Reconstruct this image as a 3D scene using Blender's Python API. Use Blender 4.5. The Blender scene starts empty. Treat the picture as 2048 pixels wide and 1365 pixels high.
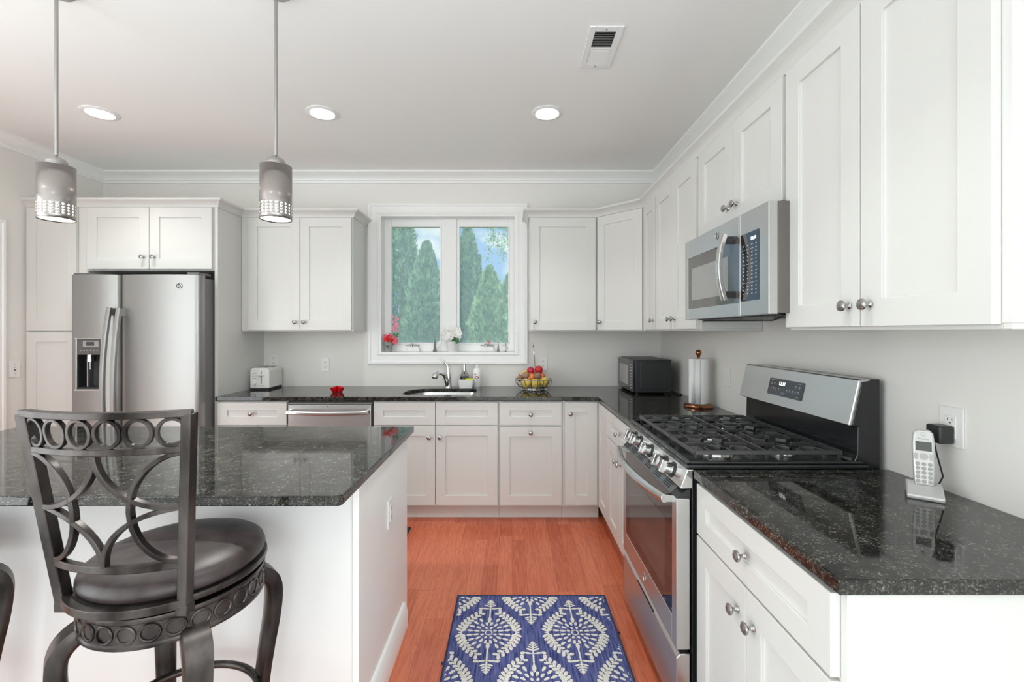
import bpy, bmesh, math, random
from mathutils import Vector, Matrix
PI = math.pi
R = math.radians
C = bpy.context.scene.collection
S = bpy.context.scene

# ------------------------------------------------------------------ camera
EYE = 1.385
cam_d = bpy.data.cameras.new('camera')
cam = bpy.data.objects.new('camera', cam_d)
C.objects.link(cam)
cam.location = (0, 0, EYE)
cam.rotation_euler = (R(90), 0, 0)
cam_d.lens = 16.0
cam_d.sensor_width = 36
cam_d.shift_y = -0.009
cam_d.clip_start = 0.02
S.camera = cam

# ------------------------------------------------------------------ colour management
S.view_settings.view_transform = 'Standard'
S.view_settings.look = 'None'
S.view_settings.exposure = 0.19
S.view_settings.gamma = 1.0
S.view_settings.use_curve_mapping = False
S.cycles.max_bounces = 10
S.cycles.diffuse_bounces = 6
S.cycles.glossy_bounces = 5
S.cycles.transparent_max_bounces = 24
S.cycles.caustics_reflective = False
S.cycles.caustics_refractive = False
S.cycles.sample_clamp_indirect = 6.0

# ------------------------------------------------------------------ sky
W = bpy.data.worlds.new('sky')
S.world = W
W.use_nodes = True
wn = W.node_tree
wn.nodes.clear()
wo = wn.nodes.new('ShaderNodeOutputWorld')
wb = wn.nodes.new('ShaderNodeBackground')
wt = wn.nodes.new('ShaderNodeTexCoord')
wz = wn.nodes.new('ShaderNodeTexNoise')
wz.inputs['Scale'].default_value = 6.0
wz.inputs['Detail'].default_value = 4.0
wmap = wn.nodes.new('ShaderNodeMapping')
wmap.inputs['Scale'].default_value = (1, 1, 1.6)
wmap.inputs['Location'].default_value = (0.35, 0.1, 0.0)
wr = wn.nodes.new('ShaderNodeValToRGB')
wr.color_ramp.elements[0].position = 0.52
wr.color_ramp.elements[0].color = (0.40, 0.58, 0.95, 1)
wr.color_ramp.elements[1].position = 0.60
wr.color_ramp.elements[1].color = (1.0, 1.0, 1.0, 1)
wn.links.new(wt.outputs['Generated'], wmap.inputs['Vector'])
wn.links.new(wmap.outputs['Vector'], wz.inputs['Vector'])
wn.links.new(wz.outputs['Fac'], wr.inputs['Fac'])
# sky ahead is blue with clouds; behind, it is raised to bright white as fill
SKY_FRONT, SKY_REAR = 1.1, 3.7
wsep = wn.nodes.new('ShaderNodeSeparateXYZ')
wn.links.new(wt.outputs['Generated'], wsep.inputs['Vector'])
wmr = wn.nodes.new('ShaderNodeMapRange')
wmr.inputs['From Min'].default_value = -.05
wmr.inputs['From Max'].default_value = .6
wmul = wn.nodes.new('ShaderNodeMath')
wmul.operation = 'MULTIPLY_ADD'
wmul.inputs[1].default_value = .6
wn.links.new(wsep.outputs['X'], wmul.inputs[0])
wn.links.new(wsep.outputs['Y'], wmul.inputs[2])
wn.links.new(wmul.outputs[0], wmr.inputs['Value'])
wmix = wn.nodes.new('ShaderNodeMixRGB')
wmix.inputs['Color1'].default_value = (SKY_REAR * .925, SKY_REAR * .985, SKY_REAR, 1)
wsc = wn.nodes.new('ShaderNodeMixRGB')
wsc.blend_type = 'MULTIPLY'
wsc.inputs['Fac'].default_value = 1
wsc.inputs['Color2'].default_value = (SKY_FRONT, SKY_FRONT, SKY_FRONT, 1)
wn.links.new(wr.outputs['Color'], wsc.inputs['Color1'])
wn.links.new(wmr.outputs['Result'], wmix.inputs['Fac'])
wn.links.new(wsc.outputs['Color'], wmix.inputs['Color2'])
wn.links.new(wmix.outputs['Color'], wb.inputs['Color'])
wb.inputs['Strength'].default_value = 1.0
wn.links.new(wb.outputs['Background'], wo.inputs['Surface'])

# ------------------------------------------------------------------ sun and daylight
def lamp(name, kind, loc, rot, energy, color=(1, 1, 1), **kw):
    d = bpy.data.lights.new(name, kind)
    d.energy = energy
    d.color = color
    for k, v in kw.items():
        setattr(d, k, v)
    o = bpy.data.objects.new(name, d)
    C.objects.link(o)
    o.location = loc
    o.rotation_euler = rot
    return o

XR, XL, YB, ZC = 1.29, -3.55, 3.95, 2.76       # right wall, left wall, back wall, ceiling
YREAR = -3.4
lamp('sun', 'SUN', (0, -10, 20), (R(38), 0, R(-25)), 4.0, (1, .96, .88), angle=R(2))
# portals guide daylight through the window and the unseen openings added for light
for nm, loc, rot, sx_, sy_ in (('rear_portal', (-.25, YREAR - .02, 1.275), (R(90), 0, 0), 2.1, 2.45),
                               ('side_portal', (XL - .02, -.6, 1.30), (R(90), 0, R(-90)), 4.0, 2.5), ('side_portal', (XR + .02, -1.8, 1.30), (R(90), 0, R(90)), 2.8, 2.5), ('window_portal', (-.555, YB + .20, 1.80), (R(-90), 0, 0), 1.2, 1.2)):
    po = lamp(nm, 'AREA', loc, rot, 1, shape='RECTANGLE', size=sx_, size_y=sy_)
    po.data.cycles.is_portal = True
# added lamp out of view, turned up to brighten the ceiling
CEIL_FILL = 40
lamp('ceiling_fill_lamp', 'SPOT', (-2.6, .3, .9), (R(180), 0, 0), CEIL_FILL, (.93, 1, .985), shadow_soft_size=.3, spot_size=R(136), spot_blend=.6)
DOWN = 3.6
DOWN2 = 4.0
PEND = 4.0

# ------------------------------------------------------------------ mesh builder
class MB:
    def __init__(s):
        s.v, s.f, s.m = [], [], []
        s.cur = 0
        s.M = None
    def vt(s, p):
        p = Vector(p)
        if s.M is not None:
            p = s.M @ p
        s.v.append(tuple(p))
        return len(s.v) - 1
    def fc(s, ids):
        s.f.append(tuple(ids))
        s.m.append(s.cur)
    def box(s, x0, x1, y0, y1, z0, z1):
        i = [s.vt((x, y, z)) for z in (z0, z1) for y in (y0, y1) for x in (x0, x1)]
        for q in ((0, 2, 3, 1), (4, 5, 7, 6), (0, 1, 5, 4), (2, 6, 7, 3), (0, 4, 6, 2), (1, 3, 7, 5)):
            s.fc([i[k] for k in q])
        return s
    def prism(s, pts, axis, a, b):
        # pts 2D polygon extruded along axis: 'x': pts are (y,z); 'y': (x,z); 'z': (x,y)
        def P(p, t):
            return {'x': (t, p[0], p[1]), 'y': (p[0], t, p[1]), 'z': (p[0], p[1], t)}[axis]
        n = len(pts)
        A = [s.vt(P(p, a)) for p in pts]
        B = [s.vt(P(p, b)) for p in pts]
        s.fc(A[::-1]); s.fc(B)
        for i in range(n):
            j = (i + 1) % n
            s.fc((A[i], A[j], B[j], B[i]))
        return s
    def lathe(s, prof, n=24, c=(0, 0, 0), M=None, sx=1, sy=1):
        c = Vector(c)
        rings = []
        for r, z in prof:
            if r < 1e-6:
                p = Vector((0, 0, z))
                if M is not None: p = M @ p
                rings.append([s.vt(c + p)])
            else:
                row = []
                for k in range(n):
                    a = 2 * PI * k / n
                    p = Vector((r * math.cos(a) * sx, r * math.sin(a) * sy, z))
                    if M is not None: p = M @ p
                    row.append(s.vt(c + p))
                rings.append(row)
        for a, b in zip(rings[:-1], rings[1:]):
            if len(a) == 1 and len(b) == 1: continue
            for k in range(n):
                l = (k + 1) % n
                if len(a) == 1: s.fc((a[0], b[k], b[l]))
                elif len(b) == 1: s.fc((a[k], b[0], a[l]))
                else: s.fc((a[k], b[k], b[l], a[l]))
        return s
    def ball(s, c, rx, ry=None, rz=None, n=14, m=9, M=None):
        ry = ry or rx; rz = rz or rx
        prof = [(rx * math.sin(PI * k / m) if 0 < k < m else 0, -rz * math.cos(PI * k / m)) for k in range(m + 1)]
        return s.lathe(prof, n, c, M, 1, ry / rx)
    def tube(s, path, r=.01, n=8, closed=False, sec=None, up=None, caps=True):
        P = [Vector(p) for p in path]
        N = len(P)
        rr = r if isinstance(r, (list, tuple)) else [r] * N
        rows = []
        prev = None
        for i in range(N):
            if closed: t = P[(i + 1) % N] - P[i - 1]
            else: t = P[min(i + 1, N - 1)] - P[max(i - 1, 0)]
            t.normalize()
            ref = None
            if up is not None:
                ref = Vector(up[i]) if isinstance(up, list) else Vector(up)
            elif prev is not None:
                ref = prev
            else:
                ref = Vector((0, 0, 1)) if abs(t.z) < .9 else Vector((1, 0, 0))
            b = (ref - t * ref.dot(t))
            if b.length < 1e-5: b = t.orthogonal()
            b.normalize()
            prev = b
            a = b.cross(t)
            if sec:
                row = [s.vt(P[i] + a * u * rr[i] + b * w * rr[i]) for u, w in sec]
            else:
                row = [s.vt(P[i] + (a * math.cos(2 * PI * k / n) + b * math.sin(2 * PI * k / n)) * rr[i]) for k in range(n)]
            rows.append(row)
        m = len(rows[0])
        for i in range(N if closed else N - 1):
            A, B = rows[i], rows[(i + 1) % N]
            for k in range(m):
                l = (k + 1) % m
                s.fc((A[k], A[l], B[l], B[k]))
        if caps and not closed:
            s.fc(rows[0][::-1]); s.fc(rows[-1])
        return s
    def sweep(s, path, prof, side=1, closed=False, to3=None):
        to3 = to3 or (lambda p, q, h: (p, q, h))
        P = [Vector((p[0], p[1])) for p in path]
        N = len(P)
        def nor(a, b):
            d = (b - a).normalized()
            return Vector((-d.y, d.x)) * side
        rows = []
        for i in range(N):
            if closed or 0 < i < N - 1:
                n1 = nor(P[i - 1], P[i]); n2 = nor(P[i], P[(i + 1) % N])
                m = (n1 + n2) / (1 + n1.dot(n2))
            elif i == 0: m = nor(P[0], P[1])
            else: m = nor(P[-2], P[-1])
            rows.append([s.vt(to3(P[i].x + m.x * o, P[i].y + m.y * o, z)) for o, z in prof])
        k = len(prof)
        for i in range(N if closed else N - 1):
            A, B = rows[i], rows[(i + 1) % N]
            for j in range(k):
                l = (j + 1) % k
                s.fc((A[j], A[l], B[l], B[j]))
        if not closed:
            s.fc(rows[0][::-1]); s.fc(rows[-1])
        return s
    def build(s, name, mat, parent=None, bevel=0, seg=2, smooth=40, loc=None, solid=0):
        me = bpy.data.meshes.new(name)
        me.from_pydata(s.v, [], s.f)
        mats = mat if isinstance(mat, (list, tuple)) else [mat]
        for m in mats: me.materials.append(m)
        if len(mats) > 1: me.polygons.foreach_set('material_index', s.m)
        bm = bmesh.new(); bm.from_mesh(me)
        bmesh.ops.recalc_face_normals(bm, faces=bm.faces)
        bm.to_mesh(me); bm.free()
        if smooth:
            me.polygons.foreach_set('use_smooth', [True] * len(me.polygons))
            me.set_sharp_from_angle(angle=R(smooth))
        o = bpy.data.objects.new(name, me)
        C.objects.link(o)
        if parent is not None: o.parent = parent
        if loc is not None: o.location = loc
        if solid:
            md = o.modifiers.new('solid', 'SOLIDIFY'); md.thickness = solid; md.offset = -1
        if bevel:
            md = o.modifiers.new('bevel', 'BEVEL'); md.width = bevel; md.segments = seg
            md.limit_method = 'ANGLE'; md.angle_limit = R(40); md.harden_normals = False
            if smooth:
                wm = o.modifiers.new('weighted', 'WEIGHTED_NORMAL'); wm.keep_sharp = True; wm.weight = 80
        return o

def thing(name, label, cat, loc=(0, 0, 0), rz=0, group=None):
    o = bpy.data.objects.new(name, None)
    C.objects.link(o)
    o.location = loc
    o.rotation_euler = (0, 0, rz)
    o.empty_display_size = .1
    return tag(o, label, cat, group)
def tag(o, label, cat, group=None, kind=None):
    o['label'] = label
    o['category'] = cat
    if group: o['group'] = group
    if kind: o['kind'] = kind
    return o
def struct(o, label, cat):
    return tag(o, label, cat, None, 'structure')
def copy_tree(o, parent=None):
    c = o.copy(); C.objects.link(c); c.parent = parent
    for ch in list(o.children): copy_tree(ch, c)
    return c
def text_part(name, s, size, loc, rot, mat, parent, extrude=.0003, align='CENTER'):
    cu = bpy.data.curves.new(name, 'FONT')
    cu.body = s; cu.size = size; cu.extrude = extrude
    cu.align_x = align; cu.align_y = 'CENTER'
    t = bpy.data.objects.new(name, cu); C.objects.link(t)
    dg = bpy.context.evaluated_depsgraph_get()
    me = bpy.data.meshes.new_from_object(t.evaluated_get(dg))
    bpy.data.objects.remove(t)
    me.name = name
    me.materials.clear(); me.materials.append(mat)
    o = bpy.data.objects.new(name, me); C.objects.link(o)
    o.parent = parent; o.location = loc; o.rotation_euler = rot
    return o

# ------------------------------------------------------------------ materials
def mat(name, col, rough=.5, metal=0, spec=.5, **kw):
    m = bpy.data.materials.new(name)
    m.use_nodes = True
    b = m.node_tree.nodes['Principled BSDF']
    b.inputs['Base Color'].default_value = (*col, 1)
    b.inputs['Roughness'].default_value = rough
    b.inputs['Metallic'].default_value = metal
    b.inputs['Specular IOR Level'].default_value = spec
    for k, v in kw.items():
        b.inputs[k.replace('_', ' ')].default_value = v
    return m
def nodes(m):
    return m.node_tree.nodes, m.node_tree.links, m.node_tree.nodes['Principled BSDF']
def noise_into(m, scale, stretch=(1, 1, 1), cols=None, rough=None, bump=None, detail=3, pos=(.35, .65)):
    n, l, b = nodes(m)
    tc = n.new('ShaderNodeTexCoord'); mp = n.new('ShaderNodeMapping'); nz = n.new('ShaderNodeTexNoise')
    mp.inputs['Scale'].default_value = stretch
    nz.inputs['Scale'].default_value = scale; nz.inputs['Detail'].default_value = detail
    l.new(tc.outputs['Object'], mp.inputs['Vector']); l.new(mp.outputs['Vector'], nz.inputs['Vector'])
    if cols:
        r = n.new('ShaderNodeValToRGB')
        r.color_ramp.elements[0].position = pos[0]; r.color_ramp.elements[1].position = pos[1]
        r.color_ramp.elements[0].color = (*cols[0], 1); r.color_ramp.elements[1].color = (*cols[1], 1)
        l.new(nz.outputs['Fac'], r.inputs['Fac']); l.new(r.outputs['Color'], b.inputs['Base Color'])
    if rough:
        mr = n.new('ShaderNodeMapRange')
        mr.inputs['To Min'].default_value = rough[0]; mr.inputs['To Max'].default_value = rough[1]
        l.new(nz.outputs['Fac'], mr.inputs['Value']); l.new(mr.outputs['Result'], b.inputs['Roughness'])
    if bump:
        bp = n.new('ShaderNodeBump'); bp.inputs['Strength'].default_value = bump[0]; bp.inputs['Distance'].default_value = bump[1]
        l.new(nz.outputs['Fac'], bp.inputs['Height']); l.new(bp.outputs['Normal'], b.inputs['Normal'])
    return m
def emit(name, col, s):
    m = mat(name, col)
    b = m.node_tree.nodes['Principled BSDF']
    b.inputs['Emission Color'].default_value = (*col, 1)
    b.inputs['Emission Strength'].default_value = s
    return m

M_wall = noise_into(mat('wall_paint', (.80, .782, .748), .75, spec=.2), 180, bump=(.05, .001))
M_ceil = mat('ceiling_paint', (.90, .90, .895), .85, spec=.1)
M_trim = mat('trim_paint', (.88, .88, .87), .32, spec=.45)
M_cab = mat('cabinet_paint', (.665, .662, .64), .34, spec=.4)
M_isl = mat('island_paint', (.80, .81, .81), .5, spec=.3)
M_white = mat('white_plastic', (.82, .81, .79), .35)
M_whiteg = mat('white_glossy', (.85, .85, .85), .15)
M_dark = mat('dark_slot', (.015, .015, .015), .6)
M_black = mat('black_enamel', (.012, .013, .014), .18, spec=.6)
M_blackm = mat('black_plastic', (.022, .023, .025), .38)
M_gray = mat('grey_plastic', (.17, .17, .17), .45)
M_iron = mat('cast_iron', (.032, .032, .034), .28, spec=.7)
M_steel = noise_into(mat('brushed_steel', (.60, .595, .585), .26, 1), 260, (.02, .02, 2), rough=(.30, .37))
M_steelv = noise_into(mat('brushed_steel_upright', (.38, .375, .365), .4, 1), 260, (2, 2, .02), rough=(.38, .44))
M_steel2 = mat('satin_steel', (.66, .66, .65), .2, 1)
M_nickel = mat('satin_nickel', (.42, .41, .40), .24, 1)
M_chrome = mat('chrome', (.82, .82, .83), .06, 1)
M_shade = noise_into(mat('brushed_nickel_shade', (.40, .37, .355), .2, 1), 120, (1, 1, .01), rough=(.20, .28))
def radial_brush(m, amount):
    n, l, b = nodes(m)
    tg = n.new('ShaderNodeTangent'); tg.direction_type = 'RADIAL'; tg.axis = 'Z'
    l.new(tg.outputs[0], b.inputs['Tangent'])
    b.inputs['Anisotropic'].default_value = amount
radial_brush(M_shade, .85)
M_copper = mat('bronzed_copper', (.34, .14, .075), .22, 1)
M_lens = emit('lamp_glow', (1, .97, .93), 9)
M_shadeglow = emit('shade_glow', (1, .97, .93), 3.2)
M_digit = emit('digit_glow', (.9, .97, 1), 2.4)
M_screen = mat('screen_glass', (.05, .052, .055), .12)
M_icon = mat('printed_icon', (.45, .45, .45), .5)
M_glassblk = mat('oven_glass', (.018, .017, .017), .04, spec=.9)
M_red = mat('red_ceramic', (.60, .008, .015), .12)
M_paper = noise_into(mat('paper_towel', (.84, .84, .84), .9, spec=.1), 250, bump=(.2, .001))
M_clear = mat('clear_glass', (.95, .97, .97), .02, Transmission_Weight=1.0, IOR=1.35)
M_bronze = noise_into(mat('dark_bronze', (.085, .075, .07), .34, .8), 14, (1, 1, .35),
                      cols=((.020, .016, .015), (.105, .092, .087)), rough=(.24, .40), detail=5)
M_leather = noise_into(mat('brown_leather', (.05, .04, .04), .42, spec=.5), 16,
                       cols=((.022, .0155, .0155), (.060, .044, .044)), detail=6, bump=(.06, .002))
M_leaf = mat('leaf_green', (.05, .19, .06), .5)
M_bark = noise_into(mat('bark', (.12, .085, .06), .9), 30)
M_mat = noise_into(mat('dark_mat', (.02, .02, .02), .85), 200)

def granite():
    m = mat('black_granite', (.02, .02, .02), .045, spec=.5)
    n, l, b = nodes(m)
    tc = n.new('ShaderNodeTexCoord')
    v = n.new('ShaderNodeTexVoronoi'); v.inputs['Scale'].default_value = 300
    v.inputs['Randomness'].default_value = 1
    nz0 = n.new('ShaderNodeTexNoise'); nz0.inputs['Scale'].default_value = 90; nz0.inputs['Detail'].default_value = 3
    ad = n.new('ShaderNodeMixRGB'); ad.blend_type = 'ADD'; ad.inputs['Fac'].default_value = .006
    l.new(tc.outputs['Object'], nz0.inputs['Vector'])
    l.new(tc.outputs['Object'], ad.inputs['Color1']); l.new(nz0.outputs['Color'], ad.inputs['Color2'])
    l.new(ad.outputs['Color'], v.inputs['Vector'])
    sep = n.new('ShaderNodeSeparateColor'); l.new(v.outputs['Color'], sep.inputs['Color'])
    r = n.new('ShaderNodeValToRGB')
    e = r.color_ramp.elements
    e[0].position = 0; e[0].color = (.010, .010, .010, 1)
    e[1].position = .45; e[1].color = (.014, .014, .013, 1)
    for p, c in ((.56, (.030, .030, .026)), (.70, (.060, .056, .045)), (.82, (.035, .036, .032)), (.90, (.10, .092, .072)), (.965, (.17, .16, .13))):
        q = e.new(p); q.color = (*c, 1)
    l.new(sep.outputs['Red'], r.inputs['Fac'])
    nz = n.new('ShaderNodeTexNoise'); nz.inputs['Scale'].default_value = 28; nz.inputs['Detail'].default_value = 4
    l.new(tc.outputs['Object'], nz.inputs['Vector'])
    mr = n.new('ShaderNodeMapRange'); mr.inputs['From Min'].default_value = .35; mr.inputs['From Max'].default_value = .7
    mr.inputs['To Min'].default_value = .3; mr.inputs['To Max'].default_value = 1.25
    l.new(nz.outputs['Fac'], mr.inputs['Value'])
    mx = n.new('ShaderNodeMixRGB'); mx.blend_type = 'MULTIPLY'; mx.inputs['Fac'].default_value = 1
    l.new(r.outputs['Color'], mx.inputs['Color1']); l.new(mr.outputs['Result'], mx.inputs['Color2'])
    l.new(mx.outputs['Color'], b.inputs['Base Color'])
    b.inputs['IOR'].default_value = 1.53
    return m
M_granite = granite()

def floor_mat():
    m = mat('cherry_planks', (.5, .12, .06), .2, spec=.5)
    n, l, b = nodes(m)
    tc = n.new('ShaderNodeTexCoord')
    sx = n.new('ShaderNodeSeparateXYZ'); l.new(tc.outputs['Object'], sx.inputs['Vector'])
    def mth(op, a, bb=None):
        q = n.new('ShaderNodeMath'); q.operation = op
        for i, x in enumerate((a, bb)):
            if x is None: continue
            if isinstance(x, (int, float)): q.inputs[i].default_value = x
            else: l.new(x, q.inputs[i])
        return q.outputs[0]
    PW = .083
    u = mth('DIVIDE', sx.outputs['X'], PW)
    uf = mth('FLOOR', u)
    wn1 = n.new('ShaderNodeTexWhiteNoise'); wn1.noise_dimensions = '1D'; l.new(uf, wn1.inputs['W'])
    yo = mth('ADD', mth('DIVIDE', sx.outputs['Y'], 1.1), mth('MULTIPLY', wn1.outputs['Value'], 7.3))
    vf = mth('FLOOR', yo)
    cb = n.new('ShaderNodeCombineXYZ'); l.new(uf, cb.inputs['X']); l.new(vf, cb.inputs['Y'])
    wn2 = n.new('ShaderNodeTexWhiteNoise'); wn2.noise_dimensions = '2D'; l.new(cb.outputs['Vector'], wn2.inputs['Vector'])
    # grain
    gv = n.new('ShaderNodeCombineXYZ')
    l.new(mth('MULTIPLY', sx.outputs['X'], 16), gv.inputs['X'])
    l.new(mth('MULTIPLY', sx.outputs['Y'], 1.3), gv.inputs['Y'])
    l.new(mth('MULTIPLY', wn2.outputs['Value'], 50), gv.inputs['Z'])
    nz = n.new('ShaderNodeTexNoise'); nz.inputs['Scale'].default_value = 1.6; nz.inputs['Detail'].default_value = 3
    nz.inputs['Distortion'].default_value = .6
    l.new(gv.outputs['Vector'], nz.inputs['Vector'])
    rings = mth('SINE', mth('MULTIPLY', nz.outputs['Fac'], 42))
    gf = n.new('ShaderNodeCombineXYZ')
    l.new(mth('MULTIPLY', sx.outputs['X'], 260), gf.inputs['X']); l.new(mth('MULTIPLY', sx.outputs['Y'], 9), gf.inputs['Y'])
    nf = n.new('ShaderNodeTexNoise'); nf.inputs['Scale'].default_value = 1; nf.inputs['Detail'].default_value = 2
    l.new(gf.outputs['Vector'], nf.inputs['Vector'])
    k = mth('ADD', mth('MULTIPLY', rings, .13), mth('MULTIPLY', wn2.outputs['Value'], .42))
    k = mth('ADD', k, mth('MULTIPLY', nf.outputs['Fac'], .35))
    r = n.new('ShaderNodeValToRGB')
    e = r.color_ramp.elements
    e[0].position = .05; e[0].color = (.42, .086, .038, 1)
    e[1].position = .80; e[1].color = (.68, .205, .108, 1)
    l.new(k, r.inputs['Fac'])
    # seams
    fx = mth('FRACT', u); ex = mth('MINIMUM', fx, mth('SUBTRACT', 1.0, fx))
    fy = mth('FRACT', yo); ey = mth('MULTIPLY', mth('MINIMUM', fy, mth('SUBTRACT', 1.0, fy)), 1.1 / PW)
    ed = mth('MINIMUM', ex, ey)
    mr = n.new('ShaderNodeMapRange'); mr.inputs['From Min'].default_value = .004; mr.inputs['From Max'].default_value = .014
    mr.inputs['To Min'].default_value = .45; mr.inputs['To Max'].default_value = 1
    l.new(ed, mr.inputs['Value'])
    mx = n.new('ShaderNodeMixRGB'); mx.blend_type = 'MULTIPLY'; mx.inputs['Fac'].default_value = 1
    l.new(r.outputs['Color'], mx.inputs['Color1']); l.new(mr.outputs['Result'], mx.inputs['Color2'])
    l.new(mx.outputs['Color'], b.inputs['Base Color'])
    b.inputs['Coat Weight'].default_value = .12
    b.inputs['Coat Roughness'].default_value = .12
    b.inputs['Roughness'].default_value = .34
    b.inputs['Specular IOR Level'].default_value = .35
    return m
M_floor = floor_mat()

def glass_pane_mat():
    m = bpy.data.materials.new('hazy_pane'); m.use_nodes = True
    n, l = m.node_tree.nodes, m.node_tree.links
    n.clear()
    o = n.new('ShaderNodeOutputMaterial')
    tr = n.new('ShaderNodeBsdfTransparent'); tr.inputs['Color'].default_value = (.93, .97, .96, 1)
    gl = n.new('ShaderNodeBsdfGlossy'); gl.inputs['Roughness'].default_value = .01
    tl = n.new('ShaderNodeBsdfTranslucent'); tl.inputs['Color'].default_value = (.80, .88, .92, 1)
    m1 = n.new('ShaderNodeMixShader'); m1.inputs['Fac'].default_value = .24  # bluish haze of reflections mixed into the pane as a translucent share
    l.new(tr.outputs[0], m1.inputs[1]); l.new(tl.outputs[0], m1.inputs[2])
    fr = n.new('ShaderNodeFresnel'); fr.inputs['IOR'].default_value = 1.15
    m2 = n.new('ShaderNodeMixShader')
    l.new(fr.outputs[0], m2.inputs['Fac']); l.new(m1.outputs[0], m2.inputs[1]); l.new(gl.outputs[0], m2.inputs[2])
    l.new(m2.outputs[0], o.inputs['Surface'])
    return m
M_pane = glass_pane_mat()

# ================================================================== ROOM SHELL
WY = .16                                                   # wall thickness
WX0, WX1, WZ0, WZ1 = -1.147, .037, 1.205, 2.40              # window opening
def wall_with_hole(mb, a0, a1, z0, z1, holes, p0, p1, ax):
    # strips left to right around rectangular holes (holes sorted along the wall)
    def bx(u0, u1, w0, w1):
        if u1 - u0 < 1e-6 or w1 - w0 < 1e-6: return
        if ax == 'x': mb.box(u0, u1, p0, p1, w0, w1)
        else: mb.box(p0, p1, u0, u1, w0, w1)
    u = a0
    for h0, h1, g0, g1 in holes:
        bx(u, h0, z0, z1); bx(h0, h1, z0, g0); bx(h0, h1, g1, z1); u = h1
    bx(u, a1, z0, z1)
b = MB(); b.box(XL - .15, XR + .15, YREAR - .15, YB + .15, -.12, 0)
struct(b.build('floor', M_floor, smooth=0), 'glossy reddish cherry plank floor', 'floor')
b = MB(); b.box(XL, XR, YREAR, .90, .0005, .012)  # carpet added out of view to lessen red bounce from the planks
struct(b.build('added_carpet_rear', noise_into(mat('added_pale_carpet', (.62, .62, .60), .95, spec=.05), 150, bump=(.3, .003)), smooth=0), 'unseen pale carpet added behind the viewpoint against red floor bounce', 'carpet')
b = MB(); b.box(XL - .15, XR + .15, YREAR - .15, YB + .15, ZC, ZC + .15)
struct(b.build('ceiling', M_ceil, smooth=0), 'flat pale grey-white painted ceiling', 'ceiling')
b = MB(); wall_with_hole(b, XL - .15, XR + .15, 0, ZC, [(WX0, WX1, WZ0, WZ1)], YB, YB + WY, 'x')
struct(b.build('wall_back', M_wall, smooth=0), 'warm white wall around the kitchen window', 'wall')
b = MB(); wall_with_hole(b, YREAR, YB, 0, ZC, [(-3.2, -.4, .05, 2.55)], XR, XR + .15, 'y')  # unseen opening added here to light the island end
struct(b.build('wall_right', M_wall, smooth=0), 'warm white wall behind the range', 'wall')
DY0, DY1, DZ = 2.22, 3.085, 2.07
b = MB(); wall_with_hole(b, YREAR, YB, 0, ZC, [(-2.6, 1.4, .05, 2.55), (DY0, DY1, 0, DZ)], XL - .15, XL, 'y')  # first hole is an unseen opening added for light, second the door
struct(b.build('wall_left', M_wall, smooth=0), 'warm white wall beside the tall pantry cabinet', 'wall')
b = MB(); wall_with_hole(b, XL, XR, 0, ZC, [(-1.3, .8, .05, 2.5)], YREAR - .15, YREAR, 'x')  # opening added out of view to bring sky light in from behind
struct(b.build('wall_rear', M_wall, smooth=0), 'wall behind the viewpoint with a big opening added for light', 'wall')
# room crown
crown = [(0, ZC), (.092, ZC), (.092, ZC - .012), (.082, ZC - .020), (.060, ZC - .030), (.036, ZC - .050), (.026, ZC - .062),
         (.026, ZC - .068), (.016, ZC - .074), (.014, ZC - .088), (0, ZC - .090)]
b = MB(); b.sweep([(XL, YREAR), (XL, YB), (XR, YB), (XR, YREAR)], crown, side=-1)
struct(b.build('trim_1', M_trim, smooth=50), 'white crown moulding between walls and ceiling', 'crown moulding')
base = [(0, 0), (.016, 0), (.016, .10), (.011, .118), (.006, .124), (0, .126)]
b = MB(); b.sweep([(XL, 1.42), (XL, DY0 - .10)], base, side=-1)
struct(b.build('baseboard_left', M_trim), 'white baseboard along the left wall', 'baseboard')

# left-wall door
d = struct(thing('door_1', 'white door in the left wall at the picture edge', 'door', (XL, (DY0 + DY1) / 2, 0)), 'white panel door with white casing in the left wall', 'door')
b = MB(); hw = (DY1 - DY0) / 2
b.box(-.07, -.03, -hw + .012, hw - .012, .01, DZ - .012)
b.build('door_leaf', M_trim, d, bevel=.002)
b = MB()
casing = [(0, 0), (0, .016), (.014, .016), (.020, .011), (.070, .014), (.076, .020), (.092, .020), (.092, 0)]
b.sweep([(-hw, 0), (-hw, DZ), (hw, DZ), (hw, 0)], casing, side=1, to3=lambda p, q, h: (h, p, q))
b.build('door_casing', M_trim, d)

# ================================================================== WINDOW
w = struct(thing('window_1', 'w', 'w', ((WX0 + WX1) / 2, YB, WZ0)), 'white framed double casement window over the sink', 'window')
cxw = (WX0 + WX1) / 2
def wl(mb):  # geometry in world coordinates -> local to the window empty
    mb.M = Matrix.Translation((-cxw, -YB, -WZ0)); return mb
b = wl(MB())
case = [(0, .0), (0, .012), (.008, .018), (.018, .018), (.024, .012), (.070, .015), (.078, .022), (.096, .022), (.100, .016), (.100, 0)]
b.sweep([(WX0, WZ0), (WX0, WZ1), (WX1, WZ1), (WX1, WZ0)], case, side=1, closed=True, to3=lambda p, q, h: (p, YB - h, q))
b.build('window_casing', M_trim, w, smooth=30)
b = wl(MB())
t = .014
b.box(WX0, WX0 + t, YB - .012, YB + WY, WZ0, WZ1); b.box(WX1 - t, WX1, YB - .012, YB + WY, WZ0, WZ1)
b.box(WX0 + t, WX1 - t, YB - .012, YB + WY, WZ1 - t, WZ1); b.box(WX0 + t, WX1 - t, YB - .012, YB + WY, WZ0, WZ0 + .004)
b.build('window_jamb', M_trim, w)
YG = YB + .125                                               # sash plane
b = wl(MB())
b.box(-.612, -.494, YG - .035, YG + .035, WZ0 + .004, WZ1 - t)
b.build('window_mullion', M_trim, w, bevel=.003)
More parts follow.
